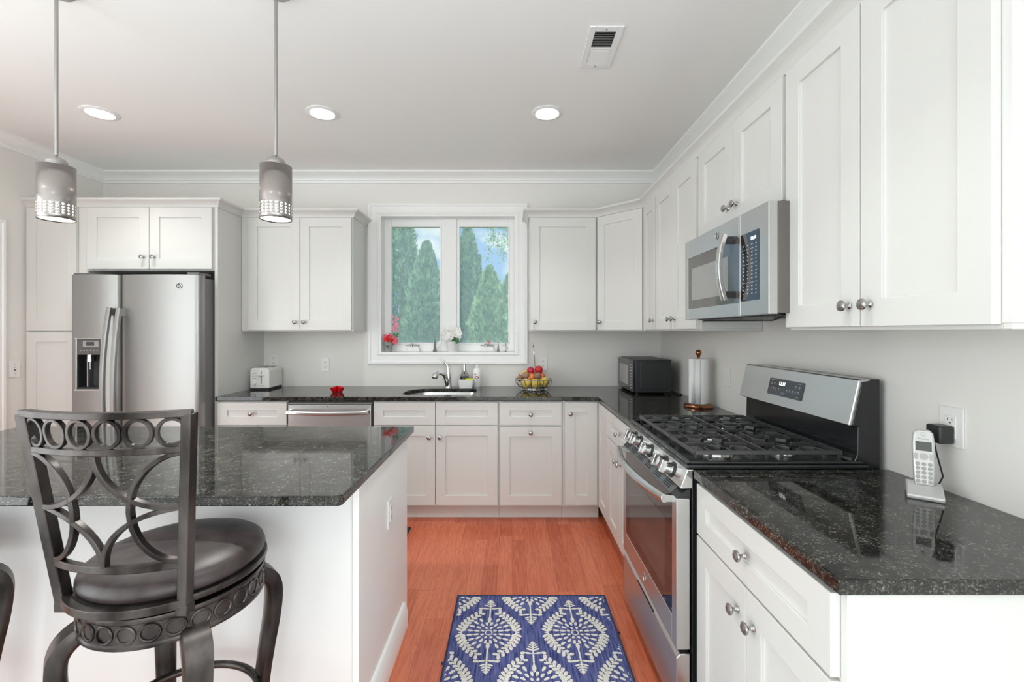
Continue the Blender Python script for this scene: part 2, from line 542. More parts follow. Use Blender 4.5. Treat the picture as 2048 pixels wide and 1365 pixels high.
for (a0, a1) in ((WX0 + t, -.612), (-.494, WX1 - t)):
    b = wl(MB())
    x0, x1, z0, z1 = a0, a1, WZ0 + .004, WZ1 - t
    g0, g1 = (-1.072, -.640) if a0 < -.7 else (-.466, -.034)
    gz0, gz1 = 1.288, 2.318
    b.box(x0, g0, YG - .02, YG + .02, z0, z1); b.box(g1, x1, YG - .02, YG + .02, z0, z1)
    b.box(g0, g1, YG - .02, YG + .02, z0, gz0); b.box(g0, g1, YG - .02, YG + .02, gz1, z1)
    for q in ((g0 - .012, g0, gz0 - .012, gz1 + .012), (g1, g1 + .012, gz0 - .012, gz1 + .012), (g0, g1, gz0 - .012, gz0), (g0, g1, gz1, gz1 + .012)):
        b.box(q[0], q[1], YG - .028, YG - .02, q[2], q[3])
    sash = b.build('sash', M_trim, w, bevel=.002)
    b = wl(MB()); b.box(g0 - .002, g1 + .002, YG - .004, YG + .004, gz0 - .002, gz1 + .002)
    b.build('pane', M_pane, sash, smooth=0)
    # crank operator on the sash bottom
    cx = -.875 if a0 < -.7 else -.217
    b = wl(MB())
    b.prism([(cx - .058, WZ0 + .004), (cx + .058, WZ0 + .004), (cx + .058, WZ0 + .02), (cx + .048, WZ0 + .050), (cx - .048, WZ0 + .050), (cx - .058, WZ0 + .02)], 'y', YG - .060, YG - .028)
    op = b.build('crank_housing', M_white, w, bevel=.004)
    b = wl(MB())
    b.tube([(cx - .062, YG - .066, WZ0 + .058), (cx - .01, YG - .068, WZ0 + .066), (cx + .045, YG - .068, WZ0 + .060), (cx + .06, YG - .072, WZ0 + .056)], [.003, .005, .004, .006], 8)
    b.lathe([(0, 0), (.011, 0), (.011, .02), (.006, .026), (0, .026)], 12, (cx - .01, YG - .062, WZ0 + .050))
    b.build('crank_handle', M_nickel, op)
# outside: lawn
b = MB(); b.box(-25, 25, YB + WY + .3, 40, -.5, -.35)
struct(b.build('ground_outside', noise_into(mat('lawn', (.10, .2, .06), .9), 6, cols=((.06, .13, .04), (.13, .24, .08))), smooth=0), 'green lawn outside the window', 'ground')

# ================================================================== CABINETS
def shaker(mb, x0, x1, z0, z1, rail=.075, th=.02, rec=.009, rz=None):
    rz = rz or rail
    a, c, e, f = x0 + rail, x1 - rail, z0 + rz, z1 - rz
    def ring(y, X0, X1, Z0, Z1): return [mb.vt((X0, y, Z0)), mb.vt((X1, y, Z0)), mb.vt((X1, y, Z1)), mb.vt((X0, y, Z1))]
    o, i, p, k = ring(0, x0, x1, z0, z1), ring(0, a, c, e, f), ring(rec, a, c, e, f), ring(th, x0, x1, z0, z1)
    for j in range(4):
        l = (j + 1) % 4
        mb.fc((o[j], o[l], i[l], i[j])); mb.fc((i[j], i[l], p[l], p[j])); mb.fc((o[l], o[j], k[j], k[l]))
    mb.fc(p); mb.fc(k[::-1])
    return mb
KN = Matrix.Rotation(R(90), 3, 'X')                          # lathe axis z -> -y
knob_prof = [(0, 0), (.0085, 0), (.0085, .003), (.0055, .006), (.0045, .014), (.006, .017), (.0125, .020), (.0158, .024), (.0150, .028), (.009, .0315), (0, .0325)]
knob_mesh = None
def add_knob(parent, x, z):
    global knob_mesh
    if knob_mesh is None:
        o = MB().lathe(knob_prof, 18, M=KN).build('knob', M_nickel, parent)
        knob_mesh = o.data
    else:
        o = bpy.data.objects.new('knob', knob_mesh); C.objects.link(o); o.parent = parent
    o.location = (x, 0, z)
def cabinet(name, label, loc, rz, wd, z0, z1, dp, fronts, kick=0, group=None, body=None):
    t = thing(name, label, 'cabinet', loc, rz, group)
    b = MB()
    if body: body(b)
    else:
        b.box(0, wd, .0205, dp, z0, z1)
        if kick: b.box(0, wd, .085, dp, 0, z0)
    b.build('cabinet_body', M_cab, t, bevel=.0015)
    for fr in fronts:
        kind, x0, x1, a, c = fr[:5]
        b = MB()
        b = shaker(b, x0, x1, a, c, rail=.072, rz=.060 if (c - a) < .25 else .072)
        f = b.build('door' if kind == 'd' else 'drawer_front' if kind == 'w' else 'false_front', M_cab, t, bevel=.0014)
        if len(fr) > 5 and fr[5]: add_knob(f, *fr[5])
    return t
YF = 3.31                                                    # base door plane, back wall
YU = 3.60                                                    # wall-cabinet door plane, back wall
ZT = 2.30                                                    # top of the wall cabinets
DB, DT, RB, RT = .122, .698, .7055, .8725                    # base doors / drawer fronts
GB = 'white shaker base cabinets'; GU = 'white shaker wall cabinets'
bd = YB - YF - .002
# pantry
cabinet('pantry_cabinet', 'tall white shaker pantry cabinet left of the refrigerator', (XL + .004, YF, 0), 0, .446, .105, ZT, bd,
        [('d', .012, .377, 1.392, 2.292), ('d', .012, .377, .125, 1.383)], kick=1)
b_ = None
cabinet('wall_cabinet', 'short two-door white cabinet above the refrigerator', (-3.10, YF, 0), 0, .922, 1.833, ZT, bd,
        [('d', .006, .458, 1.843, 2.292, (.421, 1.928)), ('d', .462, .914, 1.843, 2.292, (.499, 1.928))], group=GU)
t = thing('cabinet_side_panel', 'tall white panel at the right side of the refrigerator', 'panel', (-2.177, YF + .021, 0))
MB().box(0, .024, 0, YB - YF - .023, 0, ZT).build('panel', M_cab, t, bevel=.0015)
# left wall cabinet
def upbody(wd, dp, z0=1.39):
    def f(b):
        b.box(0, wd, .0205, dp, z0 + .012, ZT)
        b.box(0, .018, .0205, dp, z0, z0 + .012); b.box(wd - .018, wd, .0205, dp, z0, z0 + .012)
        b.box(.018, wd - .018, .0205, .04, z0, z0 + .012)
    return f
ud = YB - YU - .002
cabinet('wall_cabinet', 'two-door white wall cabinet left of the window', (-2.150, YU, 0), 0, .888, 1.39, ZT, ud,
        [('d', .062, .470, 1.400, 2.288, (.438, 1.462)), ('d', .474, .878, 1.400, 2.288, (.507, 1.462))], group=GU, body=upbody(.888, ud))
cabinet('wall_cabinet', 'single-door white wall cabinet right of the window', (.140, YU, 0), 0, .535, 1.39, ZT, ud,
        [('d', .006, .522, 1.400, 2.288, (.040, 1.462))], group=GU, body=upbody(.535, ud))
# diagonal corner
XU = .953                                                    # wall-cabinet door plane, right wall
t = thing('wall_cabinet', 'angled corner white wall cabinet with one door', 'cabinet', (.677, YU + .0, 0), 0, GU)
xa, ya = .677, YU + .0205
xb, yb = XU + .0205, 3.318
b = MB(); b.M = Matrix.Translation((-.677, -YU, 0))
b.prism([(xa, ya), (xb, yb), (XR - .002, yb), (XR - .002, YB - .002), (xa, YB - .002)], 'z', 1.39, ZT)
b.build('cabinet_body', M_cab, t, bevel=.0015)
dl = math.hypot(xb - xa, yb - ya); an = math.atan2(yb - ya, xb - xa)
dd = shaker(MB(), .016, dl - .016, 1.400, 2.288, rail=.066).build('door', M_cab, t, bevel=.0014)
dd.rotation_euler = (0, 0, an)
nv = Vector((math.sin(an), -math.cos(an)))
dd.location = (xa - .677 + nv.x * .021, ya - YU + nv.y * .021, 0)
add_knob(dd, .046, 1.462)
# right wall: local x runs toward the camera
def right(y): return (0, y, 0)
ru = XR - XU - .002
H = R(-90)
cabinet('wall_cabinet', 'narrow single-door white wall cabinet next to the angled corner cabinet', (XU, 3.316, 0), H, .286, 1.39, ZT, ru,
        [('d', .010, .280, 1.400, 2.288, (.245, 1.462))], group=GU, body=upbody(.286, ru))
cabinet('wall_cabinet', 'two-door white wall cabinet between the narrow cabinet and the over-range microwave', (XU, 3.028, 0), H, .690, 1.39, ZT, ru,
        [('d', .004, .329, 1.400, 2.288, (.297, 1.462)), ('d', .333, .668, 1.400, 2.288, (.366, 1.462))], group=GU, body=upbody(.690, ru))
cabinet('wall_cabinet', 'short two-door white cabinet above the over-range microwave', (XU, 2.336, 0), H, .744, 1.842, ZT, ru,
        [('d', .006, .368, 1.850, 2.288, (.333, 1.928)), ('d', .372, .728, 1.850, 2.288, (.408, 1.928))], group=GU)
cabinet('wall_cabinet', 'tall two-door white wall cabinet on the near side of the microwave', (XU, 1.590, 0), H, .705, 1.39, ZT, ru,
        [('d', .004, .341, 1.400, 2.288, (.306, 1.458)), ('d', .345, .686, 1.400, 2.288, (.381, 1.458))], group=GU, body=upbody(.705, ru))
# cabinet crowns (cove profile)
cc = [(0, ZT), (0, ZT - .004), (.008, ZT - .004), (.012, ZT + .010), (.030, ZT + .030), (.050, ZT + .040), (.050, ZT + .054), (0, ZT + .054)]
b = MB(); b.sweep([(XL + .001, YF + .02), (-2.153, YF + .02), (-2.153, YU + .02), (-1.262, YU + .02), (-1.262, YB - .001)], cc, side=-1)
struct(b.build('trim_2', M_cab, smooth=35), 'white crown moulding on top of the cabinets left of the window', 'cabinet crown')
b = MB(); b.sweep([(.140, YB - .001), (.140, YU + .02), (.677, YU + .02), (xb, yb), (xb, .885), (XR - .001, .885)], cc, side=-1)
struct(b.build('trim_3', M_cab, smooth=35), 'white crown moulding on top of the cabinets right of the window', 'cabinet crown')

# base cabinets, back wall
cabinet('base_cabinet', 'white drawer-over-door base cabinet between refrigerator panel and dishwasher', (-2.150, YF, 0), 0, .513, .105, .882, bd,
        [('w', .006, .510, RB, RT, (.258, .79)), ('d', .006, .510, DB, DT, (.47, .62))], kick=1, group=GB)
cabinet('base_cabinet', 'white sink base cabinet with two false fronts and two doors', (-1.013, YF, 0), 0, .916, .105, .882, bd,
        [('f', .006, .453, RB, RT), ('f', .457, .908, RB, RT), ('d', .006, .453, DB, DT, (.412, .618)), ('d', .457, .908, DB, DT, (.490, .618))], kick=1, group=GB,
        body=lambda b: (b.box(0, .916, .0205, .044, .105, .882), b.box(0, .018, .044, bd, .105, .882), b.box(.898, .916, .044, bd, .105, .882), b.box(.018, .898, .044, bd, .105, .13), b.box(0, .916, .085, .1, 0, .105)))
cabinet('base_cabinet', 'white base cabinet with drawer over pull-out, right of the sink base', (-.096, YF, 0), 0, .464, .105, .882, bd,
        [('w', .008, .456, RB, RT, (.232, .785)), ('d', .008, .456, DB, DT - .004, (.232, .651))], kick=1, group=GB)
cabinet('base_cabinet', 'narrow single-door white base cabinet in the corner', (.369, YF, 0), 0, .276, .105, .882, bd,
        [('d', .016, .253, DB, RT, (.056, .789))], kick=1, group=GB)
XF = .625                                                    # base door plane, right wall
rd = XR - XF - .002
cabinet('base_cabinet', 'white base cabinet between the corner and the range, drawer over doors', (XF, 3.305, 0), H, .985, .105, .882, rd,
        [('d', .010, .315, DB, RT), ('w', .325, .975, RB, RT, (.650, .785)), ('d', .325, .648, DB, DT, (.612, .618)), ('d', .652, .975, DB, DT, (.690, .618))], kick=1, group=GB,
        body=lambda b: (b.box(0, .985, .0205, rd, .105, .882), b.box(0, .985, .085, rd, 0, .105)))
cabinet('base_cabinet', 'near white base cabinet with wide drawer over two doors, right of the range', (XF, 1.548, 0), H, .672, .105, .882, rd,
        [('w', .008, .655, RB, RT, (.331, .785)), ('d', .008, .329, DB, DT, (.290, .618)), ('d', .333, .655, DB, DT, (.372, .618))], kick=1, group=GB)

# ================================================================== COUNTERTOPS
def slab(name, outer, holes, z0, z1, m, loc, bevel=.004):
    bm = bmesh.new()
    ed = []
    for loop in [outer] + holes:
        vs = [bm.verts.new((p[0] - loc[0], p[1] - loc[1], z0)) for p in loop]
        for i in range(len(vs)): ed.append(bm.edges.new((vs[i], vs[(i + 1) % len(vs)])))
    r = bmesh.ops.triangle_fill(bm, use_beauty=True, use_dissolve=False, edges=ed)
    fs = [g for g in r['geom'] if isinstance(g, bmesh.types.BMFace)]
    bmesh.ops.dissolve_limit(bm, angle_limit=.01, verts=bm.verts[:], edges=bm.edges[:]) if not holes else None
    fs = bm.faces[:]
    ex = bmesh.ops.extrude_face_region(bm, geom=fs)
    vs = [g for g in ex['geom'] if isinstance(g, bmesh.types.BMVert)]
    bmesh.ops.translate(bm, vec=(0, 0, z1 - z0), verts=vs)
    bmesh.ops.recalc_face_normals(bm, faces=bm.faces)
    me = bpy.data.meshes.new(name); bm.to_mesh(me); bm.free()
    me.materials.append(m)
    o = bpy.data.objects.new(name, me); C.objects.link(o); o.location = (loc[0], loc[1], 0)
    if bevel:
        md = o.modifiers.new('bevel', 'BEVEL'); md.width = bevel; md.segments = 3; md.limit_method = 'ANGLE'; md.angle_limit = R(40)
    return o
def rrect(x0, x1, y0, y1, rs, n=8):
    out = []
    for (cx, cy, a0, r) in ((x1 - rs[0], y1 - rs[0], 0, rs[0]), (x0 + rs[1], y1 - rs[1], 90, rs[1]), (x0 + rs[2], y0 + rs[2], 180, rs[2]), (x1 - rs[3], y0 + rs[3], 270, rs[3])):
        for k in range(n + 1):
            a = R(a0 + 90 * k / n)
            out.append((cx + r * math.cos(a), cy + r * math.sin(a)))
    return out
ZK = .914; ZKB = .884
XC = .62; YC = 3.295
hole = rrect(-.835, -.285, 3.385, 3.765, (.07, .18, .10, .09))
o = slab('countertop', [(-2.151, YC), (XC - .03, YC), (XC, YC - .03), (XC, 2.318), (XR - .001, 2.318), (XR - .001, YB - .001), (-2.151, YB - .001)], [hole], ZKB, ZK, M_granite, (-.5, 3.6))
tag(o, 'polished black granite countertop under the window and around the corner', 'countertop')
o = slab('countertop', [(XC, 1.556), (XC, .862), (XR - .001, .862), (XR - .001, 1.556)], [], ZKB, ZK, M_granite, (.95, 1.2))
tag(o, 'near polished black granite countertop with the cordless phone on it', 'countertop')
# island
IX0, IX1, IY0, IY1 = -2.44, -.488, 1.303, 2.268
o = slab('island_countertop', [(IX0, IY0), (IX1 - .012, IY0), (IX1, IY0 + .012), (IX1, IY1), (IX0, IY1)], [], ZKB, ZK, M_granite, (-1.46, 1.78))
tag(o, 'polished black granite top of the kitchen island', 'countertop')
t = thing('kitchen_island', 'pale grey-white kitchen island body under black granite', 'island', (-1.46, 1.87, 0))
def il(mb): mb.M = Matrix.Translation((1.46, -1.87, 0)); return mb
il(MB()).box(IX0 + .03, -.53, 1.519, 2.205, .10, .8835).build('island_body', M_isl, t, bevel=.002)
il(MB()).box(-.5295, -.512, 1.517, 2.222, .0, .8835).build('end_panel', M_trim, t, bevel=.002)
il(MB()).box(-.5295, -.5085, 1.510, 1.545, .0, .8835).build('corner_stile', M_trim, t, bevel=.002)
bb = [(0, 0), (.022, 0), (.022, .074), (.019, .080), (.019, .088), (.014, .094), (.013, .104), (.006, .113), (0, .115)]
il(MB()).sweep([(-.512, 1.535), (-.512, 2.14)], bb, side=-1).build('island_baseboard', M_trim, t)
il(MB()).box(IX0 + .05, -.535, 1.56, 2.12, 0, .10).build('toe_kick', M_isl, t)

# ================================================================== SINK AND FAUCET
t = thing('sink', 'undermount stainless sink bowl set in the black counter', 'sink', (-.56, 3.575, .70))
b = MB(); b.M = Matrix.Translation((.56, -3.575, -.70))
top = rrect(-.838, -.282, 3.382, 3.768, (.07, .18, .10, .09)); fl = rrect(-.84, -.28, 3.38, 3.77, (.10, .2, .14, .12))
lo = rrect(-.815, -.305, 3.40, 3.745, (.08, .18, .10, .09))
rim = rrect(-.860, -.260, 3.362, 3.790, (.09, .2, .12, .11))
rows = []
for loop, z in ((rim, .8832), (top, .8832), (lo, .70)):
    rows.append([b.vt((p[0], p[1], z)) for p in loop])
for A, B in zip(rows[:-1], rows[1:]):
    for k in range(len(A)):
        l = (k + 1) % len(A); b.fc((A[k], A[l], B[l], B[k]))
b.fc(rows[-1])
b.build('bowl', M_steel2, t, smooth=50)
MB().lathe([(0, .002), (.04, .002), (.045, .004), (.045, 0)], 20, (0, 0, 0)).build('drain', M_chrome, t)

t = thing('faucet', 'chrome pull-out kitchen faucet behind the sink', 'faucet', (-.535, 3.83, ZK))
b = MB(); b.lathe([(0, 0), (.030, 0), (.030, .006), (.026, .012), (.0235, .06), (.022, .115), (.019, .135), (.012, .150), (0, .153)], 20)
b.build('faucet_body', M_chrome, t)
b = MB(); b.tube([(-.006, -.006, .02), (-.014, -.03, .075), (-.025, -.075, .118), (-.045, -.12, .135), (-.063, -.155, .138)], [.020, .019, .017, .0175, .019], 14)
b.build('spout', M_chrome, t)
b = MB(); b.tube([(-.060, -.150, .140), (-.072, -.175, .134), (-.082, -.20, .112), (-.084, -.205, .102)], [.020, .024, .026, .022], 16)
b.build('spray_head', M_chrome, t)
b = MB(); b.tube([(0, 0, .135), (-.004, 0, .175), (-.020, -.002, .205), (-.045, -.006, .228), (-.075, -.012, .243)], [.017, .013, .009, .006, .005], 12)
b.build('faucet_lever', M_chrome, t)

# ================================================================== REFRIGERATOR
FX0, FX1, FYF, FZ = -3.098, -2.186, 3.17, 1.785
t = thing('refrigerator', 'stainless side-by-side refrigerator with water dispenser', 'refrigerator', (FX0, FYF, 0))
FW = FX1 - FX0
MB().box(.004, FW - .004, .075, YB - FYF - .02, .03, FZ - .02).build('refrigerator_case', M_gray, t, bevel=.004)
def bulge_door(x0, x1, z0, z1, hole=None, depth=.072):
    # plan outline slightly convex, cut into columns so that a recess can be left open
    b = MB()
    n = 14
    def fy(x):
        u = (x - (x0 + x1) / 2) / ((x1 - x0) / 2)
        y = .020 * u * u
        e = min(x - x0, x1 - x)
        if e < .022: y += .030 * (1 - e / .022) ** 2.2
        return y
    xs = [x0 + (x1 - x0) * k / n for k in range(n + 1)]
    for e in (.006, .013, .022): xs += [x0 + e, x1 - e]
    if hole: xs += [hole[0], hole[1]]
    xs = sorted(set(round(x, 5) for x in xs))
    zs = [z0, z1] if not hole else [z0, hole[2], hole[3], z1]
    G = [[b.vt((x, fy(x), z)) for x in xs] for z in zs]
    for i in range(len(zs) - 1):
        for j in range(len(xs) - 1):
            if hole and i == 1 and xs[j] >= hole[0] - 1e-4 and xs[j + 1] <= hole[1] + 1e-4: continue
            b.fc((G[i][j], G[i][j + 1], G[i + 1][j + 1], G[i + 1][j]))
    B0 = [b.vt((x, depth, z0)) for x in (xs[0], xs[-1])]; B1 = [b.vt((x, depth, z1)) for x in (xs[0], xs[-1])]
    b.fc(G[0][::-1] + B0); b.fc(G[-1] + B1[::-1])
    b.fc([g[0] for g in G] + [B1[0], B0[0]]); b.fc([g[-1] for g in G][::-1] + [B0[1], B1[1]])
    b.fc((B0[0], B0[1], B1[1], B1[0]))
    return b, fy
hx0, hx1, hz0, hz1 = .062, .232, .985, 1.335
SPL = .346
b, fyl = bulge_door(.0, SPL, .055, FZ, (hx0, hx1, hz0, hz1))
ld = b.build('freezer_door', M_steelv, t, smooth=35)
b, fyr = bulge_door(SPL + .006, FW, .055, FZ)
rdr = b.build('refrigerator_door', M_steelv, t, smooth=35)
b = MB()
b.box(hx0, hx1, .008, .03, 1.225, hz1)                        # control face
disp = b.build('dispenser_panel', mat('dispenser_grey', (.10, .097, .095), .3), t)
b = MB(); b.box(hx0 + .042, hx1 - .018, .005, .008, 1.278, 1.322); s_ = b.build('dispenser_display', mat('dispenser_trim', (.33, .32, .31), .3), disp)
b = MB(); b.box(hx0 + .066, hx1 - .050, .0035, .005, 1.288, 1.315); b.build('display_screen', M_screen, disp)
b = MB()
for k in range(6): b.box(hx0 + .02 + k * .023, hx0 + .030 + k * .023, .0065, .008, 1.252, 1.258)
b.build('dispenser_buttons', M_icon, disp)
b = MB()
b.box(hx0 + .001, hx0 + .004, .012, .070, hz0, 1.225); b.box(hx1 - .004, hx1 - .001, .012, .070, hz0, 1.225)
b.box(hx0 + .001, hx1 - .001, .066, .070, hz0, 1.225); b.box(hx0 + .001, hx1 - .001, .004, .070, hz0, hz0 + .012)
cav = b.build('dispenser_cavity', M_blackm, t)
b = MB(); b.lathe([(0, .175), (.02, .175), (.018, .225), (.0, .225)], 14, (.128, .035, 1.0)); b.box(.105, .112, .035, .05, hz0 + .012, 1.21)
b.tube([(.13, .035, 1.18), (.13, .035, 1.12)], .006, 8)
b.build('water_spout', M_steel2, cav)
b = MB(); b.box(hx0 - .010, hx0 - .0005, fyl(hx0) - .004, .02, hz0 - .008, hz1 + .008); b.box(hx1 + .0005, hx1 + .006, fyl(hx1) - .003, .02, hz0 - .008, hz1 + .008)
b.box(hx0 - .010, hx1 + .006, fyl(.15) - .004, .02, hz0 - .012, hz0 - .001); b.box(hx0 - .010, hx1 + .006, fyl(.15) - .004, .02, hz1 + .001, hz1 + .006)
b.build('dispenser_bezel', M_steel2, t, bevel=.001)
def bowhandle(x, z0, z1, dx, out=.075):
    b = MB()
    n = 20; P = []
    for k in range(n + 1):
        q = k / n; z = z1 + (z0 - z1) * q
        P.append((x + dx * (1 - (2 * q - 1) ** 2), .012 - .035 - out * .55 * (1 - (2 * q - 1) ** 2), z))
    sec = [(-.015, -.010), (-.009, -.016), (.009, -.016), (.015, -.010), (.015, .008), (-.015, .008)]
    b.tube(P, 1.0, sec=sec, up=(0, 1, 0))
    b.box(x - .013, x + .013, -.022, .028, z1 - .055, z1 - .005); b.box(x - .013, x + .013, -.022, .028, z0 + .005, z0 + .055)
    return b
bowhandle(SPL - .030, .42, 1.553, -.014).build('handle', M_steelv, ld, bevel=.001)
bowhandle(SPL + .036, .42, 1.548, -.006).build('handle', M_steelv, rdr, bevel=.001)
def logo(parent, x, y, z, r, rot=(R(90), 0, 0)):
    b = MB(); b.lathe([(0, 0), (r, 0), (r, .002), (0, .002)], 28)
    bd_ = b.build('logo_badge', mat('logo_dark', (.06, .06, .065), .3), parent)
    bd_.location = (x, y, z); bd_.rotation_euler = rot
    b = MB(); b.tube([(r * math.cos(2 * PI * k / 28), r * math.sin(2 * PI * k / 28), .002) for k in range(28)], r * .12, 6, closed=True)
    for k in range(4):
        a = PI / 2 * k + PI / 4
        b.tube([(r * .72 * math.cos(a + q * .5), r * .72 * math.sin(a + q * .5), .002) for q in (-.9, -.4, 0, .4, .9)], r * .06, 5)
    b.build('logo_ring', M_steel2, bd_)
    text_part('logo_letters', 'GE', r * 1.05, (0, 0, .0024), (0, 0, 0), M_steel2, bd_)
logo(rdr, .775, fyr(.775) - .0005, 1.706, .019)
b = MB(); b.box(FW - .10, FW - .015, .03, .16, FZ + .001, FZ + .018); b.build('hinge_cover', M_gray, t, bevel=.004)
b = MB(); b.box(.015, .10, .03, .16, FZ + .001, FZ + .014); b.build('hinge_cover', M_gray, t, bevel=.004)
MB().box(.02, FW - .02, .03, .10, 0, .05).build('base_grille', M_blackm, t)

# ================================================================== DISHWASHER
t = thing('dishwasher', 'stainless dishwasher with bar handle left of the sink', 'dishwasher', (-1.632, YF, 0))
MB().box(.003, .611, .03, .58, .10, .872).build('dishwasher_tub', M_gray, t)
b = MB(); b.box(.004, .608, -.004, .028, .125, .856); dw = b.build('door', M_steel, t, bevel=.004)
MB().box(.004, .608, .004, .03, .858, .868).build('control_strip', M_steel2, t, bevel=.002)
b = MB()
P = []
for k in range(21):
    q = k / 20 * 2 - 1
    P.append((.306 + .288 * q, -.050 - .022 * (1 - q * q), .806 - .004 * (1 - q * q)))
b.tube(P, 1.0, sec=[(-.013, -.008), (-.008, -.013), (.008, -.013), (.013, -.008), (.013, .008), (-.013, .008)], up=(0, 1, 0))
b.box(.010, .030, -.052, -.003, .792, .82); b.box(.582, .602, -.052, -.003, .792, .82)
b.build('handle', M_steel2, dw, bevel=.002)
MB().box(.285, .300, -.0052, -.0035, .838, .844).build('status_light', M_dark, dw)
MB().box(.003, .611, .085, .12, 0, .10).build('toe_kick', M_blackm, t)

# ================================================================== GAS RANGE
RX, RY = .565, 2.312; RW = .752
t = thing('gas_range', 'stainless freestanding gas range with black cooktop', 'range', (RX, RY, 0), H)
b = MB(); b.box(0, RW, .052, .700, .045, .905)
b.build('range_body', M_black, t, bevel=.002)
b = MB()
b.prism([(.0, .06), (.0, .262), (.012, .276), (.030, .276), (.048, .276), (.048, .06)], 'x', .004, RW - .004)
dr = b.build('storage_drawer', M_steel, t, bevel=.003)
MB().box(.26, .49, -.001, .002, .262, .267).build('drawer_grip', M_dark, dr)
# door: frame with rectangular glass
gx0, gx1, gz0, gz1 = .050, RW - .050, .385, .800
b = MB()
b.box(.004, gx0, 0, .048, .290, .812); b.box(gx1, RW - .004, 0, .048, .290, .812)
b.box(gx0, gx1, 0, .048, .290, gz0)
od = b.build('oven_door', M_steel, t, bevel=.003)
b = MB(); b.box(gx0, gx1, .0015, .04, gz0, .812)
b.build('oven_window', M_glassblk, od)
b = MB(); b.box(gx0 + .075, gx1 - .075, .0008, .0016, gz0 + .05, gz1 - .10); b.build('window_mesh', mat('oven_mesh', (.05, .045, .043), .06, spec=.9), od)
b = MB(); b.prism([(.0, .812), (.036, .842), (.048, .842), (.048, .812)], 'x', .004, RW - .004)
vt = b.build('door_top_trim', M_blackm, od)
b = MB(); b.prism([(-.0008, .8125), (.0288, .8375), (.029, .8365), (-.0002, .8115)], 'x', .09, RW - .06)
b.build('vent_plate', mat('vent_grey', (.16, .16, .16), .3, .6), vt)
for g in range(5):
    b = MB()
    for k in range(4):
        a0 = .006 + k * .0062
        z = .8125 + a0 * .84
        b.prism([(a0 - .002, z + .0009), (a0 + .001, z + .0034), (a0 + .0014, z + .0028), (a0 - .0016, z + .0003)], 'x', .13 + g * .115, .13 + g * .115 + .07)
    b.build('vent_slots', M_dark, vt)
b = MB(); P = []
for k in range(25):
    q = k / 24 * 2 - 1
    P.append((RW / 2 + (RW / 2 - .035) * q, -.030 - .040 * (1 - q * q), .800))
b.tube(P, 1.0, sec=[(.0165 * math.cos(R(a)), .014 * math.sin(R(a))) for a in range(0, 360, 30)], up=(0, 1, 0))
b.box(.034, .056, -.036, .002, .788, .812); b.box(RW - .056, RW - .034, -.036, .002, .788, .812)
b.build('handle', M_steel2, od, bevel=.001)
rb = logo(od, .376, -.0005, .338, .015)
# control panel
b = MB(); b.prism([(.012, .846), (.036, .912), (.06, .912), (.06, .846)], 'x', 0, RW)
cp = b.build('knob_panel', M_steel2, t, bevel=.003)
tilt = math.atan2(.024, .066)
for lx in (.130, .215, .375, .555, .640):
    b = MB(); b.lathe([(0, -.001), (.029, -.001), (.029, .003), (.025, .004), (.025, .004), (0, .004)], 24)
    kb = b.build('burner_knob', M_blackm, t)
    kb.location = (lx, .024, .879); kb.rotation_euler = (R(90) - tilt, 0, 0)
    b = MB(); b.lathe([(0, .004), (.022, .004), (.022, .030), (.0205, .033), (0, .033)], 24)
    b.box(-.0085, .0085, -.023, .023, .020, .048)
    k2 = b.build('knob_grip', M_steel2, kb, bevel=.002)
# cooktop
b = MB()
b.box(0, RW, .036, .66, .912, .928)
b.box(0, RW, .036, .050, .928, .944); b.box(0, .014, .036, .64, .928, .940); b.box(RW - .014, RW, .036, .64, .928, .940)
ct = b.build('cooktop', M_black, t, bevel=.005, seg=3)
def burner(lx, ly, r, oval=1):
    b = MB(); b.lathe([(0, .928), (r * 1.35, .928), (r * 1.25, .936), (r, .938), (r, .946), (0, .946)], 24, (lx, ly, 0), sy=oval)
    bo = b.build('burner', M_steel2 if True else M_iron, t)
    b = MB(); b.lathe([(0, .9465), (r * .92, .9465), (r * .95, .951), (r * .85, .955), (0, .956)], 24, (lx, ly, 0), sy=oval)
    b.build('burner_cap', M_black, bo)
secs = [(.034, .240), (.244, .468), (.472, .716)]
for (a0, a1), rr in zip(secs, ((.036, .046), (.032, .032), (.050, .036))):
    c = (a0 + a1) / 2
    if a0 == .244: burner(c, .325, .035, 2.0)
    else:
        burner(c, .205, rr[0]); burner(c, .455, rr[1])
